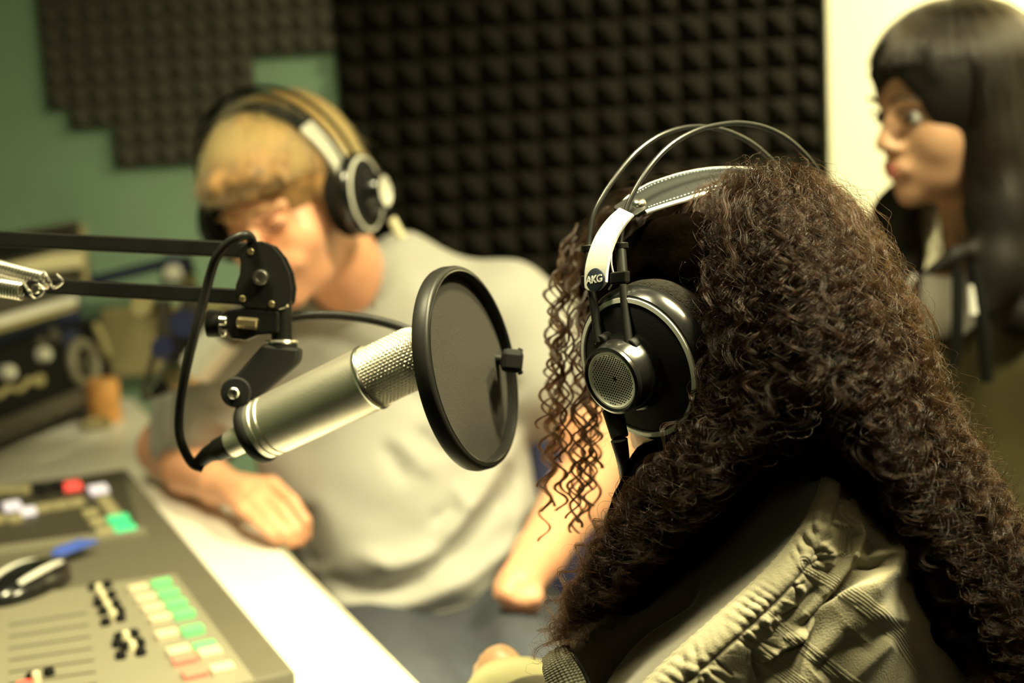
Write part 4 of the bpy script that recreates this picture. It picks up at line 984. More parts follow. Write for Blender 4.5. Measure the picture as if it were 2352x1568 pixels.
for a, b in (((1432, 655, .913), (1445, 800, .900)), ((1358, 655, .932), (1377, 790, .918))):
    cyl(hp1, W(*a), W(*b), .0030, 'black', 'rod_tube'); q = np.array(W(*b)); cyl(hp1, q, q-n1*.010, .006, 'black_matte', 'socket', 20)
# side clips joining strap and rods
for a, b in (((1412, 639, .918), (1436, 636, .914)), ((1344, 646, .936), (1360, 644, .934))):
    m0 = (np.array(W(*a))+W(*b))/2; mb = MB(); e_ = nrm(np.array(W(*b))-W(*a)); box(mb, m0, e_, camv(0, 1, 0), np.cross(e_, camv(0, 1, 0)), np.linalg.norm(np.array(W(*b))-W(*a))+.004, .0078, .007); mb.build('clip', M['black'], hp1, smooth=False, bevel=.001)
# silver strap end: centre line and half widths in mm
sp = [(1371, 668), (1369, 645), (1372, 610), (1381, 575), (1396, 540), (1417, 510), (1440, 486)]
Ps = catmull([W(x, y, .921+.0010*i) for i, (x, y) in enumerate(sp)], 40)
wdir = camv(.70, .0, -.71)
hw = np.interp(np.linspace(0, 1, 40), [0, .04, .10, .3, .6, .9, 1], [.002, .0065, .0094, .0098, .0096, .0092, .0085])
mb = MB(); ribbon(mb, Ps, wdir, hw, .0022); plabel(mb.build('strap_end', M['silver_plastic'], hp1, sharp=40, bevel=.0005), 'silver white strap end')
wd_ = nrm(wdir-nrm(Ps[8]-Ps[0])*np.dot(wdir, nrm(Ps[8]-Ps[0]))); ud_ = nrm(Ps[9]-Ps[2]); nd_ = nrm(np.cross(wd_, ud_))
if nd_ @ FW > 0: nd_ = -nd_
bcen = W(1371, 643, .9205)+nd_*.0012
mb = MB(); n_, u_, v_ = basis(nd_, ud_); lathe(mb, bcen, nd_, [(.0076, 0), (.0076, .0008), (.0070, .0012)], 48, hint=ud_); bdg = mb.build('badge', M['navy_badge'], hp1)
text_mesh('AKG', .0068, bcen+nd_*.0015, nrm(np.cross(ud_, nd_)), ud_, M['silver_plastic'], 'badge_lettering', bdg, .0002, .00022)
# leather strap and its mount
hs = [(1443, 482), (1475, 462), (1530, 438), (1600, 416), (1660, 405), (1715, 402), (1770, 404), (1830, 418), (1880, 450), (1915, 500), (1935, 570)]
Ph = catmull([W(x, y+4, dplane(x)+.014) for x, y in hs], 90); tt = np.linspace(0, 1, 90)
hw = np.interp(tt, [0, .06, .2, .5, .8, 1], [.0085, .010, .0155, .018, .015, .010])
wst = camv(-.72, .40, .60)
mb = MB(); ribbon(mb, Ph, wst, hw, .0026); mb.build('leather_strap', M['leather'], hp1, sharp=40, bevel=.0006)
Tn = np.gradient(Ph, axis=0); Tn /= np.linalg.norm(Tn, axis=1)[:, None]; Wn = wst-Tn*(Tn @ wst)[:, None]; Wn /= np.linalg.norm(Wn, axis=1)[:, None]; Nn = np.cross(Tn, Wn); Nn *= np.sign(Nn @ UP)[:, None]
mb = MB(); tube(mb, (Ph-Wn*(hw[:, None]+.0003))[4:], .0016, 8); plabel(mb.build('strap_edging', M['leather_edge'], hp1), 'pale strap edging')
mb = MB(); tube(mb, (Ph+Wn*(hw[:, None]+.0003))[4:], .0013, 8); plabel(mb.build('strap_edging', M['leather_edge'], hp1), 'pale strap edging')
mb = MB()
for sg in (-1, 1):
    L_ = (Ph+Wn*(hw*.80*sg)[:, None]+Nn*.0016)[7:]; Lc = catmull(L_, 300)
    for i in range(0, 296, 4): tube(mb, Lc[i:i+3], .0004, 5)
mb.build('stitching', M['thread'], hp1)
q = Ph[2]+Nn[2]*.0012; mb = MB(); ribbon(mb, catmull([Ph[0]-Tn[0]*.006, Ph[3], Ph[8]], 14)+Nn[3]*.0018, wst, [.007, .009, .0095, .0095, .0095, .0095, .0095, .0095, .0095, .0095, .009, .008, .006, .003], .002); mb.build('strap_mount', M['black'], hp1, bevel=.0005)
disc(hp1, Ph[6]+Nn[6]*.0028-Wn[6]*.002, Nn[6], .0048, .0028, 'steel', 'rivet', ((1, 0), (.9, .5), (.6, .9), (.1, 1)))
# elastic wires beside the strap end
mb = MB(); tube(mb, catmull([W(1412, 640, .918), W(1404, 600, .918), W(1410, 550, .918), W(1432, 505, .919)], 20), .0006, 6); tube(mb, catmull([W(1398, 665, .918), W(1404, 655, .917), W(1412, 640, .918)], 10), .0006, 6); plabel(mb.build('elastic_cord', M['silver_plastic'], hp1), 'thin pale elastic cord')
# cable plug under the cup
cp = [(1398, 930, .905), (1410, 960, .91), (1422, 1010, .912), (1430, 1050, .915), (1434, 1090, .93), (1436, 1150, .95)]
cyl(hp1, W(1406, 938, .922), W(1424, 1005, .917), .0068, 'black_matte', 'cable_socket', 28, .0058)
mb = MB(); tube(mb, catmull([W(*p) for p in cp[2:]], 20), np.linspace(.0056, .0022, 20), 16); mb.build('cable', M['rubber'], hp1)
# far ear cup, beyond the head
aX = nrm(W(1938, 620, dplane(1938))-W(1425, 565, .925)); cR = W(1840, 790, 1.10)
cup(hp1, cR, nrm(aX*1.0+UP*-.15), upL, detail=False)

# ---- the man's pair
hp2 = empty('headphones', tuple(HM), 'black and silver headphones on the blond man with thick black strap', 'headphones')
aR, aU, aF = A_m[:, 0], A_m[:, 2], A_m[:, 1]
for q in (-1, 1):
    cup(hp2, Tm(q*.112, -.002, -.012), nrm(aR*q-aU*.10+aF*(-.08)), nrm(aU), .98, detail=False)
for fy in (-.012, .012):
    P = [Tm(.112*math.cos(a)*(1+.10*math.sin(a)), fy+.004, .150*math.sin(a)+.0) for a in np.linspace(0, math.pi, 17)]
    P = [P[0]-aU*.030]+P+[P[-1]-aU*.030]
    mb = MB(); tube(mb, catmull(P, 90), .0030, 10); mb.build('arch_rod', M['black'], hp2)
P = catmull([Tm(.098*math.cos(a), .012, .020+.112*math.sin(a)) for a in np.linspace(math.radians(40), math.radians(140), 15)], 40)
mb = MB(); ribbon(mb, P, aF, .015, .004); mb.build('leather_strap', M['leather'], hp2, sharp=40)
for q in (-1, 1):
    P = catmull([Tm(q*.102*math.cos(a), .010, .012+.118*math.sin(a)) for a in np.linspace(math.radians(2), math.radians(44), 10)], 24)
    mb = MB(); ribbon(mb, P, aF, np.interp(np.linspace(0, 1, 24), [0, .1, .9, 1], [.006, .016, .017, .013]), .004); plabel(mb.build('strap_end', M['silver_plastic'], hp2, sharp=40), 'bright silver strap end')
    for fy in (-.012, .012): cyl(hp2, Tm(q*.112, fy+.004, .005), Tm(q*.128, fy*.7, -.022), .004, 'black', 'rod_sleeve', 14)
cyl(hp2, Tm(-.133, 0, -.05), Tm(-.137, 0, -.078), .006, 'cream', 'cable_socket', 14)
# ================================================================ CURLY HAIRED WOMAN (in focus)
CW = lambda r, u, a: O+RT*r+UP*u+FW*a
HC = CW(.163, -.008, 1.000)
f_w = nrm(np.array([-.72, .69, -.10])); A_w = headA(f_w, nrm(UP+RT*.03))
s_w = .97
F = Field(HC+[-.45, -.32, -.85], HC+[.30, .42, .13], .006)
Tw = head(F, HC, A_w, s_w, female=True)
nkw = Tw(0, -.055, -.165); fh = nrm(f_w*[1, 1, 0]); sd = np.array([-fh[1], fh[0], 0])   # sd: towards her left
if sd[0] > 0: sd = -sd
F.chain([Tw(0, -.025, -.06), nkw], [.048, .054], .02)
shl, shr = nkw+sd*.165+[0, 0, -.075], nkw-sd*.165+[0, 0, -.075]
F.cap(shl, shr, .050, .050, .05)
hipw = nkw+fh*.10+[0, 0, -.56]
F.chain([nkw+[0, 0, -.12]-fh*.01, nkw+fh*.04+[0, 0, -.32], hipw+[0, 0, .05]], [.10, .105, .115], .06)
# left forearm and hand in front of her
hw_ = W(1163, 1575, 1.16); elw = np.array([shl[0]-.02, shl[1]+.04, hw_[2]-.04])
F.chain([shl, elw], [.045, .038], .02); F.chain([elw, hw_], [.038, .027], .015)
kd = depth(hw_)
for i, (x, y, dd) in enumerate(((1122, 1512, .0), (1112, 1530, .015), (1104, 1552, .03), (1100, 1575, .045))):
    F.chain([hw_, W(x+22, y-2, kd+dd-.004), W(x, y+8, kd+dd), W(x+4, y+34, kd+dd-.004)], [.020, .0105, .0095, .008], .004)
F.chain([hw_, W(1150, 1508, kd), W(1172, 1512, kd-.01)], [.018, .011, .0085], .004)
elr = shr+np.array([-.02, .06, -.27]); hr_ = elr+fh*.22+sd*.10+[0, 0, -.02]
F.chain([shr, elr], [.045, .038], .02); F.chain([elr, hr_], [.037, .026], .015)
for i in range(4): F.chain([hr_, hr_+fh*.05+sd*(.015*(i-1.5)), hr_+fh*.10+sd*(.017*(i-1.5))+[0, 0, -.03]], [.022, .010, .008], .004)
F.chain([hr_, hr_+sd*.045+fh*.03], [.016, .009], .004)
wom = F.mesh('person', [M['skin_tan'], M['lip']])
tag(wom, 'woman with long dark curly hair and olive hooded jacket, seen from behind', 'person')
face_parts(Tw, A_w, wom, s_w, None, M['brow_dark'])
# ---- jacket body
def cloth_mat(name, col, rib=True, lo=.75, hi=1.15):
    m = bpy.data.materials.new(name); m.use_nodes = True; nt = m.node_tree; b = nt.nodes['Principled BSDF']; b.inputs['Roughness'].default_value = .82; b.inputs['Specular IOR Level'].default_value = .25
    b.inputs['Sheen Weight'].default_value = .15
    uv = nt.nodes.new('ShaderNodeTexCoord'); n = nt.nodes.new('ShaderNodeTexNoise'); n.inputs['Scale'].default_value = 28; n.inputs['Detail'].default_value = 6
    nt.links.new(uv.outputs['Object'], n.inputs['Vector']); mr = nt.nodes.new('ShaderNodeMapRange'); mr.inputs['From Min'].default_value = .3; mr.inputs['From Max'].default_value = .7; mr.inputs['To Min'].default_value = lo; mr.inputs['To Max'].default_value = hi
    nt.links.new(n.outputs['Fac'], mr.inputs['Value'])
    vm = nt.nodes.new('ShaderNodeVectorMath'); vm.operation = 'SCALE'; vm.inputs[0].default_value = col; nt.links.new(mr.outputs[0], vm.inputs['Scale']); nt.links.new(vm.outputs[0], b.inputs['Base Color'])
    h = None
    n2 = nt.nodes.new('ShaderNodeTexNoise'); n2.inputs['Scale'].default_value = 900; n2.inputs['Detail'].default_value = 2; nt.links.new(uv.outputs['Object'], n2.inputs['Vector']); h = n2.outputs['Fac']
    if rib:
        w = nt.nodes.new('ShaderNodeTexWave'); w.wave_type = 'BANDS'; w.bands_direction = 'X'; w.inputs['Scale'].default_value = rib; w.inputs['Distortion'].default_value = .6; w.inputs['Detail'].default_value = 1; w.inputs['Detail Scale'].default_value = 3
        nt.links.new(uv.outputs['UV'], w.inputs['Vector'])
        ad = nt.nodes.new('ShaderNodeMath'); ad.operation = 'MULTIPLY_ADD'; ad.inputs[1].default_value = .35; nt.links.new(h, ad.inputs[0]); nt.links.new(w.outputs['Fac'], ad.inputs[2]); h = ad.outputs[0]
    bp = nt.nodes.new('ShaderNodeBump'); bp.inputs['Strength'].default_value = .55; bp.inputs['Distance'].default_value = .0008; nt.links.new(h, bp.inputs['Height']); nt.links.new(bp.outputs[0], b.inputs['Normal'])
    return m
OL = (.165, .150, .100)
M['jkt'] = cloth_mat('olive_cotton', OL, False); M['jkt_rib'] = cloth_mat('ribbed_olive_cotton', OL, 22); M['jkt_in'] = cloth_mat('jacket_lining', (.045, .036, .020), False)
M['jkt_band'] = cloth_mat('olive_drawcord_band', (.16, .15, .10), 30); M['jkt_shoulder'] = cloth_mat('corded_shoulder', (.16, .155, .115), 9)
F = Field(HC+[-.45, -.32, -.90], HC+[.32, .44, -.10], .006)
F.cap(shl+[0, 0, -.022], shr+[0, 0, -.015], .060, .064, .05)
F.chain([nkw+[0, 0, -.12]-fh*.02, nkw+fh*.03+[0, 0, -.32], hipw], [.125, .13, .155], .06)
F.chain([shl+[0, 0, -.02], elw+[0, 0, .02]], [.062, .054], .03); F.chain([elw+[0, 0, .02], hw_*.7+elw*.3], [.056, .048], .02)
F.chain([shr+[0, 0, -.02], elr+[0, 0, .02]], [.066, .056], .03); F.chain([elr+[0, 0, .02], hr_*.75+elr*.25], [.056, .045], .02)
F.cap(nkw+[0, 0, .06], nkw+[0, 0, .0], .062, .066, .02, 's')
F.disp(lambda P: wob(P, 45, 12, 7)*.005+np.sin(P[:, 2]*120+3*np.sin(P[:, 0]*20))*.0012)
jk = F.mesh('jacket', M['jkt'], wom)
# olive sleeve cuff by the hand, its light painted in as pale green
F = Field(hw_-.16, hw_+.16, .004); cf = nrm(elw-hw_)
F.chain([hw_+cf*.012-UP*.008, hw_+cf*.05-UP*.005, hw_+cf*.13], [.038, .046, .052], .02); F.disp(lambda P: wob(P, 60, 4)*.003)
plabel(F.mesh('sleeve_cuff', M['lit_cuff'], wom), 'olive sleeve cuff with light painted in as pale green')
# ---- hood
hood_rows = [
 [(1905, 1040, .842), (1950, 1062, .842), (2000, 1090, .848), (2060, 1112, .856), (2120, 1120, .866), (2200, 1130, .89)],
 [(1882, 1125, .818), (1928, 1158, .806), (1985, 1190, .812), (2045, 1212, .820), (2105, 1225, .835), (2190, 1235, .875)],
 [(1845, 1205, .803), (1893, 1246, .792), (1950, 1285, .800), (2020, 1305, .796), (2092, 1310, .825), (2205, 1320, .87)],
 [(1778, 1292, .793), (1828, 1340, .783), (1895, 1385, .797), (1985, 1400, .782), (2085, 1405, .818), (2220, 1410, .865)],
 [(1700, 1368, .787), (1750, 1420, .777), (1825, 1468, .792), (1935, 1490, .780), (2070, 1500, .812), (2240, 1510, .862)],
 [(1620, 1440, .782), (1668, 1495, .772), (1750, 1550, .787), (1870, 1580, .782), (2040, 1600, .808), (2265, 1620, .858)],
 [(1530, 1520, .778), (1575, 1580, .768), (1660, 1640, .782), (1790, 1680, .782), (1990, 1710, .806), (2290, 1740, .856)],
 [(1440, 1610, .776), (1480, 1680, .766), (1560, 1750, .778), (1700, 1800, .780), (1920, 1830, .806), (2300, 1870, .856)]]
R_ = np.array([[W(x, y, d+.040) for x, y, d in r] for r in hood_rows])
rgw = np.random.default_rng(21)
def ridge(u, v, u0, v0, u1, v1, w, a):
    d = np.array([u1-u0, v1-v0]); L = np.hypot(*d); d /= L; x = (u-u0)*d[0]+(v-v0)*d[1]; y = -(u-u0)*d[1]+(v-v0)*d[0]
    return a*np.exp(-(y/w)**2)*np.clip(1.2-np.abs(x/L*2-1)**3*1.2, 0, 1)
Q2 = lambda L: np.array([(1398+x/2.6018, 998+y/2.6018) for x, y in L])
FOLDS = [([(1730, 600), (1650, 820), (1560, 920), (1380, 1050), (1180, 1150), (1000, 1190)], 11, .0075, 22),
 ([(1400, 470), (1480, 600), (1440, 730), (1300, 860), (1180, 1000), (1060, 1120)], 12, .0070, 20),
 ([(1430, 735), (1560, 765), (1680, 720)], 7, .0050, 14),
 ([(1470, 800), (1640, 800)], 7, -.0060, 9), ([(1340, 950), (1180, 1100)], 8, -.0060, 14),
 ([(1230, 900), (1130, 1020), (1000, 1120)], 9, -.0050, 12),
 ([(880, 1330), (1000, 1250), (1140, 1180)], 9, .0060, 18), ([(840, 1290), (870, 1400), (900, 1480)], 6, -.0050, 12),
 ([(1540, 1040), (1750, 1100), (1920, 1120)], 24, .0040, 40), ([(1660, 1190), (1500, 1350), (1380, 1480)], 16, .0040, 24),
 ([(1480, 1180), (1350, 1320), (1230, 1440)], 18, -.0045, 26), ([(1800, 900), (1900, 1080), (2000, 1300)], 20, -.003, 26),
 ([(1540, 620), (1560, 700), (1540, 780)], 9, -.004, 14), ([(1240, 640), (1320, 700), (1300, 780)], 8, .003, 10), ([(1150, 620), (1230, 700), (1260, 760)], 6, -.003, 8)]
FOLDS = [(Q2(a), w, h, w2) for a, w, h, w2 in FOLDS]
STRIPS = [([(930, 1060), (1100, 1220), (1300, 1370), (1460, 1490)], 13), ([(1170, 780), (1290, 850), (1420, 950), (1560, 1060), (1700, 1200), (1830, 1380), (1890, 1490)], 15),
 ([(1700, 620), (1850, 790), (1980, 980), (2090, 1160), (2200, 1400), (2240, 1500)], 17), ([(1330, 440), (1420, 560), (1400, 700)], 12), ([(860, 1300), (1000, 1400), (1150, 1500)], 16)]
STRIPS = [(Q2(a), w) for a, w in STRIPS]
def hood_disp(u, v, G):
    x, y = proj(G.reshape(-1, 3)); x = x.reshape(u.shape); y = y.reshape(u.shape); d = np.zeros_like(u)
    x2 = x+wob(G, 70, 61, 6)*5; y2 = y+wob(G, 70, 62, 6)*5
    d += .0034*np.sqrt(np.clip(1-((v-.085)/.085)**2, 0, 1))*(v < .17)
    puck = (np.sin(u*2*np.pi*15+6*np.sin(u*17)+v*26+3*np.sin(v*30))*.0011+np.sin(u*2*np.pi*33+v*40+5*np.sin(u*13))*.0005)*(.5+.6*np.sin(u*23+1))+wob(G, 190, 35, 9)*.0016
    d += puck*np.exp(-((v-.14)/.085)**2)
    d -= .0020*np.exp(-((v-.185)/.008)**2)+.0010*np.exp(-((v-.018)/.005)**2)
    for L, w, h, w2 in FOLDS:
        q, t = pdist(x2, y2, L); ww = np.where(q > 0, w, w2); e = np.clip(np.minimum(t, 1-t)*6+.25, 0, 1)
        d += h*np.exp(-np.abs(q/ww)**1.6)*e
    for L, w in STRIPS:
        q, t = pdist(x, y, L); d += .00060*np.sin(q*2*np.pi/6.0)*np.clip((w-np.abs(q))/3, 0, 1)+.0004*np.exp(-((np.abs(q)-w)/1.6)**2)-.0009*np.exp(-(q/1.7)**2)*(w < 14)
    for i in range(26):
        a = rgw.uniform(.05, .95); L = rgw.uniform(.05, .16); d += ridge(u, v, a, .185, a+rgw.uniform(-.06, .03), .185+L, rgw.uniform(.004, .010), rgw.uniform(.0006, .0020)*rgw.choice([1, -1]))
    s = wob(G, 60, 31, 9)*.0018+wob(G, 150, 32, 9)*.0007+wob(G, 22, 33, 5)*.003
    return d+s*np.clip(v*6, .2, 1)
hood = grid_surf('hood', R_, 600, 460, M['jkt'], jk, hood_disp, .0022); plabel(hood, 'ribbed olive hood lying on the back')
# rim edging: piped edge
edge = catmull(R_[:, 0], 160); mb = MB(); tube(mb, edge+UP*.0004-FW*.001, .0013+.0003*np.sin(np.arange(160)*1.3), 8); mb.build('hood_piping', M['jkt_band'], jk)
inn = [
 [(1905, 1040, .842), (1860, 1052, .868), (1790, 1062, .895), (1700, 1060, .92), (1600, 1040, .94), (1480, 1010, .96)],
 [(1882, 1125, .818), (1830, 1120, .855), (1760, 1120, .885), (1660, 1120, .905), (1550, 1120, .915), (1420, 1120, .925)],
 [(1845, 1205, .803), (1780, 1195, .848), (1700, 1195, .878), (1600, 1200, .892), (1490, 1210, .90), (1370, 1230, .905)],
 [(1778, 1292, .793), (1710, 1275, .842), (1630, 1275, .868), (1530, 1290, .880), (1430, 1310, .884), (1320, 1340, .888)],
 [(1700, 1368, .787), (1640, 1345, .835), (1560, 1345, .858), (1470, 1365, .868), (1380, 1395, .873), (1290, 1430, .878)],
 [(1620, 1440, .782), (1575, 1412, .826), (1505, 1415, .846), (1430, 1440, .856), (1360, 1470, .860), (1300, 1490, .862)],
 [(1530, 1520, .778), (1500, 1490, .818), (1450, 1495, .836), (1400, 1520, .845), (1355, 1545, .848), (1318, 1560, .850)],
 [(1440, 1610, .776), (1425, 1590, .805), (1400, 1600, .82), (1370, 1620, .83), (1345, 1640, .835), (1325, 1650, .838)]]
R2 = np.array([[W(x, y, d+.040) for x, y, d in r] for r in inn])
def in_disp(u, v, G):
    return (wob(G, 40, 41, 8)*.006+wob(G, 90, 42, 8)*.002)*np.clip(v*5, 0, 1)+ridge(u, v, .6, .25, .95, .75, .05, -.010)+ridge(u, v, .45, .35, .75, .9, .05, .006)
grid_surf('hood_lining', R2, 160, 140, M['jkt_in'], jk, in_disp, .002)
# corded shoulder panel, lower left
shp = [[(1252, 1512, .868), (1275, 1494, .864), (1302, 1484, .862)], [(1250, 1540, .862), (1285, 1520, .856), (1322, 1512, .854)], [(1262, 1580, .858), (1305, 1560, .850), (1345, 1550, .848)], [(1290, 1640, .85), (1330, 1620, .842), (1366, 1610, .84)], [(1320, 1700, .845), (1355, 1690, .838), (1385, 1680, .836)]]
R3 = np.array([[W(x, y, d+.025) for x, y, d in r] for r in shp])
def sh_d(u, v, G): return .0012*np.sin(v*2*np.pi*9+u*4+1.2*np.sin(u*8))+wob(G, 80, 9)*.001
grid_surf('shoulder_panel', R3, 120, 120, M['jkt_shoulder'], jk, sh_d, .002)
e3 = catmull(R3[:, 2], 60); mb = MB(); tube(mb, e3-FW*.001, .0016, 8); plabel(mb.build('shoulder_piping', M['black_matte'], jk), 'dark piping')

# trousers and stool
F = Field(hipw+[-.60, -.30, -.50], hipw+[.30, .55, .16], .01)
F.cap(hipw-sd*.07, hipw+sd*.07, .12, .12, .05)
for q in (-1, 1):
    kn_ = hipw+fh*.34+sd*.10*q+[0, 0, .0]; F.chain([hipw+sd*.08*q, kn_], [.095, .068], .04); F.chain([kn_, kn_*[1, 1, 0]+fh*.03+[0, 0, .09]], [.062, .045], .02)
F.mesh('trousers', M['black_matte'], wom)
for q in (-1, 1):
    b = (hipw+fh*.37+sd*.10*q)*[1, 1, 0]+[0, 0, .040]; F = Field(b-[.2, .2, .040], b+[.25, .25, .1], .006); F.cap(b, b+fh*.14, .038, .034, .01); F.cap(b, b+[0, 0, .05], .04, .046, .02); F.mesh('shoe', M['black'], wom)
st = empty('stool', tuple(hipw*[1, 1, 0]), 'round black stool under the curly haired woman', 'stool')
sz = hipw[2]-.125; mb = MB(); lathe(mb, hipw*[1, 1, 0]+[0, 0, sz-.06], Z, [(.15, 0), (.17, .01), (.17, .05), (.155, .06)], 48); mb.build('seat', M['black_matte'], st)
for i in range(4):
    a = i*math.pi/2+.4; mb = MB(); tube(mb, [hipw*[1, 1, 0]+[.10*math.cos(a), .10*math.sin(a), sz-.06], hipw*[1, 1, 0]+[.19*math.cos(a), .19*math.sin(a), .012]], .012, 12); mb.build('leg', M['steel'], st)

# ---------------------------------------------------------------- curly hair
GU = [
 [(1640, 432, 1.045), (1560, 428, 1.065), (1480, 440, 1.08), (1400, 480, 1.09), (1345, 560, 1.09), (1318, 640, 1.085), (1318, 740, 1.08), (1335, 860, 1.07), (1330, 980, 1.06), (1318, 1090, 1.045), (1305, 1200, 1.03)],
 [(1655, 425, 1.03), (1590, 425, 1.045), (1510, 450, 1.06), (1440, 500, 1.065), (1400, 590, 1.06), (1385, 700, 1.05), (1385, 820, 1.045), (1385, 940, 1.03), (1378, 1040, 1.01), (1350, 1150, .99), (1315, 1260, .975)],
 [(1685, 415, .99), (1640, 425, .985), (1590, 465, .978), (1560, 540, .972), (1560, 640, .958), (1590, 760, .925), (1600, 880, .905), (1545, 1000, .895), (1450, 1110, .90), (1340, 1270, .91), (1285, 1400, .91), (1262, 1500, .905)],
 [(1705, 408, .975), (1665, 425, .955), (1635, 480, .935), (1625, 570, .918), (1640, 680, .895), (1655, 800, .88), (1640, 920, .872), (1580, 1040, .868), (1490, 1150, .875), (1390, 1290, .885), (1315, 1420, .888), (1275, 1505, .885)],
 [(1735, 403, .965), (1705, 425, .932), (1690, 490, .905), (1690, 600, .885), (1715, 720, .868), (1735, 840, .858), (1725, 950, .850), (1680, 1050, .848), (1600, 1150, .855), (1500, 1260, .866), (1400, 1370, .875), (1345, 1435, .88)],
 [(1755, 402, .965), (1745, 425, .925), (1755, 490, .893), (1775, 600, .868), (1800, 720, .852), (1815, 840, .842), (1812, 930, .838), (1795, 990, .840), (1765, 1040, .850), (1705, 1095, .862), (1640, 1150, .875)],
 [(1775, 402, .965), (1790, 425, .923), (1815, 490, .890), (1845, 600, .862), (1872, 720, .845), (1888, 840, .836), (1892, 930, .832), (1893, 975, .836), (1892, 1015, .842), (1885, 1050, .850), (1875, 1085, .862)],
 [(1790, 403, .97), (1835, 428, .932), (1875, 490, .900), (1920, 600, .875), (1955, 720, .857), (1980, 840, .848), (1995, 940, .842), (2030, 1040, .840), (2090, 1150, .842), (2155, 1265, .848), (2215, 1395, .855), (2275, 1520, .862), (2330, 1640, .868)],
 [(1805, 404, .98), (1870, 432, .945), (1930, 500, .922), (1985, 600, .905), (2025, 720, .888), (2060, 840, .875), (2090, 960, .866), (2140, 1080, .862), (2205, 1200, .862), (2275, 1330, .866), (2345, 1470, .872), (2410, 1620, .878)],
 [(1815, 406, .99), (1885, 436, .975), (1955, 510, .960), (2010, 600, .948), (2050, 690, .938), (2095, 800, .925), (2140, 910, .915), (2195, 1030, .905), (2265, 1150, .90), (2345, 1280, .90), (2420, 1420, .91), (2480, 1580, .92)],
 [(1815, 410, 1.01), (1880, 445, 1.02), (1945, 520, 1.02), (2000, 620, 1.01), (2040, 720, 1.0), (2085, 830, .985), (2130, 940, .975), (2190, 1060, .96), (2270, 1190, .95), (2360, 1320, .95), (2440, 1480, .955), (2480, 1600, .96)],
 [(1790, 415, 1.06), (1850, 455, 1.10), (1900, 540, 1.12), (1930, 640, 1.12), (1950, 760, 1.11), (1980, 880, 1.10), (2020, 1000, 1.08), (2080, 1120, 1.06), (2150, 1260, 1.05), (2220, 1400, 1.05), (2260, 1520, 1.05)]]
KP = 130
GC = []
for g_ in GU:
    P = catmull([W(*p) for p in g_], 400); L = np.concatenate([[0], np.cumsum(np.linalg.norm(np.diff(P, axis=0), axis=1))])
    u_ = np.linspace(0, L[-1], KP); GC.append(np.stack([np.interp(u_, L, P[:, i]) for i in range(3)], 1))
GC = np.array(GC); NG = len(GC)
def axis_pt(P):   # inner axis of head and mane for each point
    z = P[..., 2]; t = np.clip((HC[2]-z)/.35, 0, 1)[..., None]; low = nkw-fh*.04
    zz = np.minimum(z, HC[2])[..., None]
    return HC*(1-t)+low*t+np.concatenate([np.zeros(z.shape+(2,)), zz-(HC[2]*(1-t)+low[2]*t)], -1)
def guide(f):
    f = np.clip(f, 0, NG-1.001); i = int(f); u = f-i
    a, b, c, d = GC[max(i-1, 0)], GC[i], GC[min(i+1, NG-1)], GC[min(i+2, NG-1)]
    return .5*((2*b)+(c-a)*u+(2*a-5*b+4*c-d)*u*u+(3*b-a-3*c+d)*u**3)
# core mass
F = Field(HC+[-.33, -.36, -.50], HC+[.46, .30, .14], .006)
F.ell(Tw(0, -.014, .031), np.array((.080, .100, .0885)), A_w, .02)
for f in np.arange(2.0, NG-.99, .25):
    G = guide(f); ax_ = axis_pt(G); d_ = ax_-G; dn = np.linalg.norm(d_, axis=1)[:, None]; C_ = G+d_/dn*np.minimum(.034, dn*.6); C_ = C_[9:int(KP*.93):5]
    r = np.full(len(C_), .019); r[:3] = (.008, .013, .017); r[-4:] = (.016, .013, .010, .007); F.chain(C_, r, .012)
for f in np.arange(0, 2, .4):
    G = guide(f); d_ = axis_pt(G)-G; C_ = (G+d_/np.linalg.norm(d_, axis=1)[:, None]*.018)[4:72:5]; F.chain(C_, np.linspace(.015, .006, len(C_)), .008)
# leave room for the headphone cup and face
[F.ell(Tw(q*.080, .0, .02), np.array((.022, .075, .072)), A_w, .01) for q in (-1, 1)]; F.ell(cL-nL*.0, (.051, .051, .051), None, .004, 's'); F.cap(cL-nL*.03, cL+nL*.05, .050, .050, .004, 's')
F.disp(lambda P: wob(P, 110, 51, 9)*.006+wob(P, 230, 52, 9)*.003)
M['curl_core'] = mat('shadow_black_hair_mass', (.0015, .001, .0006), 1, spec=0, noise=.35, nscale=120, bump=.2, bscale=350)  # shadow under strap and curls put into the near-black colour
hair = F.mesh('curly_hair', M['curl_core'], wom, smooth_it=1); plabel(hair, 'long dark brown curly hair')
M['curl'] = hair_mat('curly_brown_hair', (.0062, .0024, .0009), .17, .24, .5)
for n_n in M['curl'].node_tree.nodes:
    if n_n.type == 'BSDF_HAIR_PRINCIPLED': n_n.inputs['IOR'].default_value = 1.17
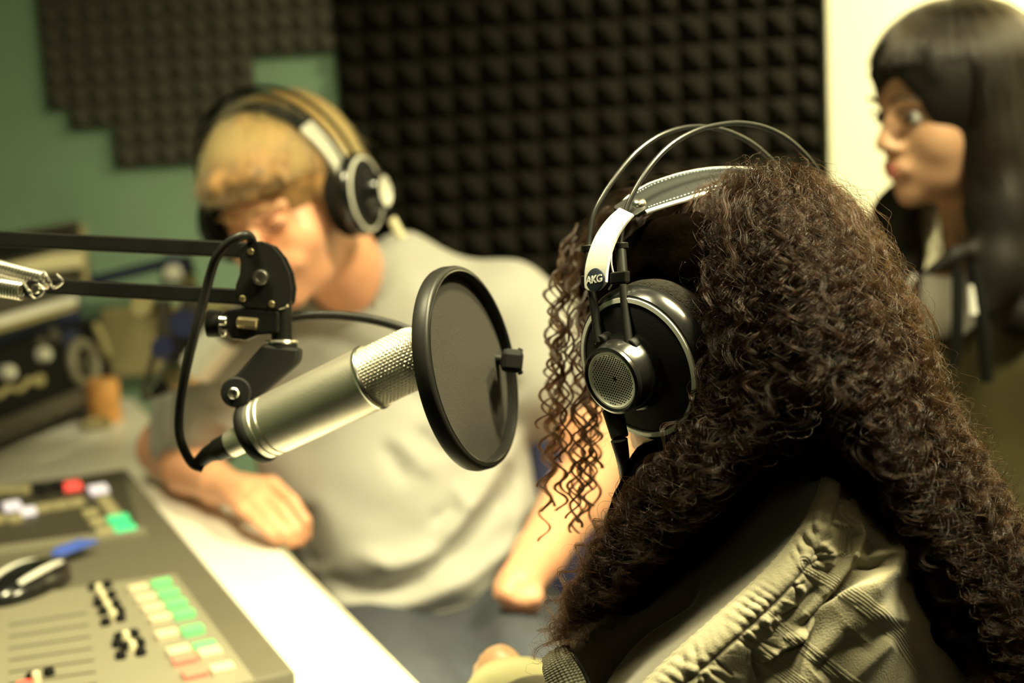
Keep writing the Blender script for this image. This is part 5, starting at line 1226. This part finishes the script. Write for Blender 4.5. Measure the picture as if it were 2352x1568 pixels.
def make_curls(n, k, seed, f_rng, layer, amp, clump=.0015, amp0=.20, wl=(.020, .042), hair_r=.00012, start=(0, .35), end=(.88, 1.0), frizz=.0006, thin=.9):
    r = np.random.default_rng(seed); out = []; rad = []
    s = np.linspace(0, 1, KP)
    for i in range(n):
        f = r.uniform(*f_rng); G = guide(f)
        a, b = (r.uniform(*start) if r.random() > .3 else r.uniform(0, .06)), r.uniform(*end)
        if a > .02: a = a
        u_ = np.linspace(a, b, KP)*(KP-1); G = np.stack([np.interp(u_, np.arange(KP), G[:, j]) for j in range(3)], 1)
        L = np.concatenate([[0], np.cumsum(np.linalg.norm(np.diff(G, axis=0), axis=1))])
        d_ = axis_pt(G)-G; dn = np.linalg.norm(d_, axis=1)[:, None]; inw = d_/dn
        lay = r.uniform(*layer)
        if a > .01: prof = .030*np.exp(-L/.012)          # root comes out of the mass
        else: prof = 0*L
        C_ = G+inw*(np.minimum(lay, dn[:, 0]*.5)+prof)[:, None]
        T, N, B = frames(C_)
        ls = (a+(b-a)*s); am = amp*r.uniform(.6, 1.35)*(amp0+(1-amp0)*np.clip((ls-.05)/.55, 0, 1)); am = am*np.minimum(1, L/.02+.1)
        w = r.uniform(*wl)*(1.0-.18*ls); ph = r.uniform(0, 6.28); sg = r.choice([-1, 1])
        phase = ph+sg*2*np.pi*np.cumsum(np.gradient(L)/w)+1.6*np.sin(L*r.uniform(18, 50)+r.uniform(0, 6)); fl = r.uniform(.35, 1.0)
        wand = r.normal(size=3)*.0045; wv_ = np.sin(L*r.uniform(12, 34)+r.uniform(0, 6))
        base_ = C_+am[:, None]*(np.cos(phase)[:, None]*N+fl*np.sin(phase)[:, None]*B)+wv_[:, None]*wand*np.minimum(1, L/.03)[:, None]
        for j in range(k):
            o = r.normal(size=2)*clump*(.6+.8*np.sin(L*r.uniform(15, 50)+r.uniform(0, 6))[:, None]**2*r.uniform(0, 1.6)); ff = r.uniform(40, 120, 2)
            fz_ = np.stack([np.sin(L*ff[0]+r.uniform(0, 6)), np.sin(L*ff[1]+r.uniform(0, 6))], 1)*frizz*(r.uniform(.2, 1.4))
            dph = r.normal()*.13; am2 = am*r.uniform(.88, 1.12)
            P = base_+(o+fz_)[:, 0:1]*N+(o+fz_)[:, 1:2]*B+(am2[:, None]*(np.cos(phase+dph)[:, None]*N+fl*np.sin(phase+dph)[:, None]*B)-am[:, None]*(np.cos(phase)[:, None]*N+fl*np.sin(phase)[:, None]*B))*.8
            out.append(P); rad.append(hair_r*(1-.55*s**3)*r.uniform(.7, 1.3))
    return np.array(out), np.array(rad)
def clear_cup(P, rad):
    """keep hair off the ear cup"""
    q = P-cL; h = q @ nL; rr = np.linalg.norm(q-h[..., None]*nL, axis=-1)
    bad = ((rr < .050) & (h > -.045) & (h < .06))
    fr = bad.mean(1); keep = fr < .02
    return P[keep], rad[keep]
sets = [make_curls(160, 2, 106, (6.5, 10.8), (-.012, .0), .010, frizz=.0015, wl=(.022, .045), hair_r=.00010, start=(0, .6), end=(.4, 1.0)),
        make_curls(720, 15, 101, (1.9, 10.3), (-.006, .004), .0050),
        make_curls(420, 10, 102, (1.9, 10.6), (.004, .016), .0055),
        make_curls(110, 9, 103, (0, 1.9), (-.004, .010), .0055, start=(0, .3), end=(.32, .60)),
        make_curls(900, 1, 104, (1.8, 10.8), (-.018, .0), .0065, frizz=.0025, wl=(.012, .03), hair_r=.00009, start=(0, .8), end=(.3, 1.03)),
        make_curls(160, 1, 105, (0, 2.2), (-.016, .0), .006, frizz=.002, start=(0, .5), end=(.3, .9), hair_r=.00009)]
Ps_ = np.concatenate([a for a, b in sets]); Rs_ = np.concatenate([b for a, b in sets])
Ps_, Rs_ = clear_cup(Ps_, Rs_)
print('strands', Ps_.shape)
hs_ = curves_obj('curls', Ps_, Rs_, M['curl'], hair)
# loose ringlets hanging beside the face
r = np.random.default_rng(77); out = []; rad = []
for i in range(25):
    x0 = r.uniform(1285, 1400); d0 = r.uniform(1.02, 1.09); y0 = r.uniform(560, 800); x1 = x0+r.uniform(-45, 25)-max(0, 1330-x0)*.2; y1 = r.uniform(1000, 1260)
    if i < 7: x0, x1, y1 = r.uniform(1265, 1305), r.uniform(1240, 1290), r.uniform(900, 1230)
    C_ = catmull([W(x0+40, y0-60, d0+.02), W(x0, y0+40, d0), W((x0+x1)/2, (y0+y1)/2, d0-.01), W(x1, y1, d0-.02)], KP)
    L = np.concatenate([[0], np.cumsum(np.linalg.norm(np.diff(C_, axis=0), axis=1))]); T = frames(C_)[0]; N = RT+FW*r.normal()*.35; N = N-T*(T @ N)[:, None]; N /= np.linalg.norm(N, axis=1)[:, None]; B = np.cross(T, N); w = r.uniform(.024, .037)*np.linspace(1.1, .85, KP)*(1+.2*np.sin(np.linspace(0, r.uniform(4, 14), KP))); ph = r.uniform(0, 6.28); sg = r.choice([-1, 1])
    am = r.uniform(.0038, .0062)*np.minimum(1, L/.05+.15); phase = ph+sg*2*np.pi*np.cumsum(np.gradient(L)/w)
    for j in range(r.integers(9, 16)):
        o = r.normal(size=2)*.00055; dph = r.normal()*.06; q = r.uniform(.9, 1.1)
        P = C_+(am*q)[:, None]*(np.cos(phase+dph)[:, None]*N+.4*np.sin(phase+dph)[:, None]*B)+o[0]*N+o[1]*B+(np.sin(L*90+r.uniform(0, 6))*.0003)[:, None]*N
        out.append(P); rad.append(np.full(KP, .00020))
P_, r_ = clear_cup(np.array(out), np.array(rad)); curves_obj('ringlets', P_, r_, M['curl'], hair)
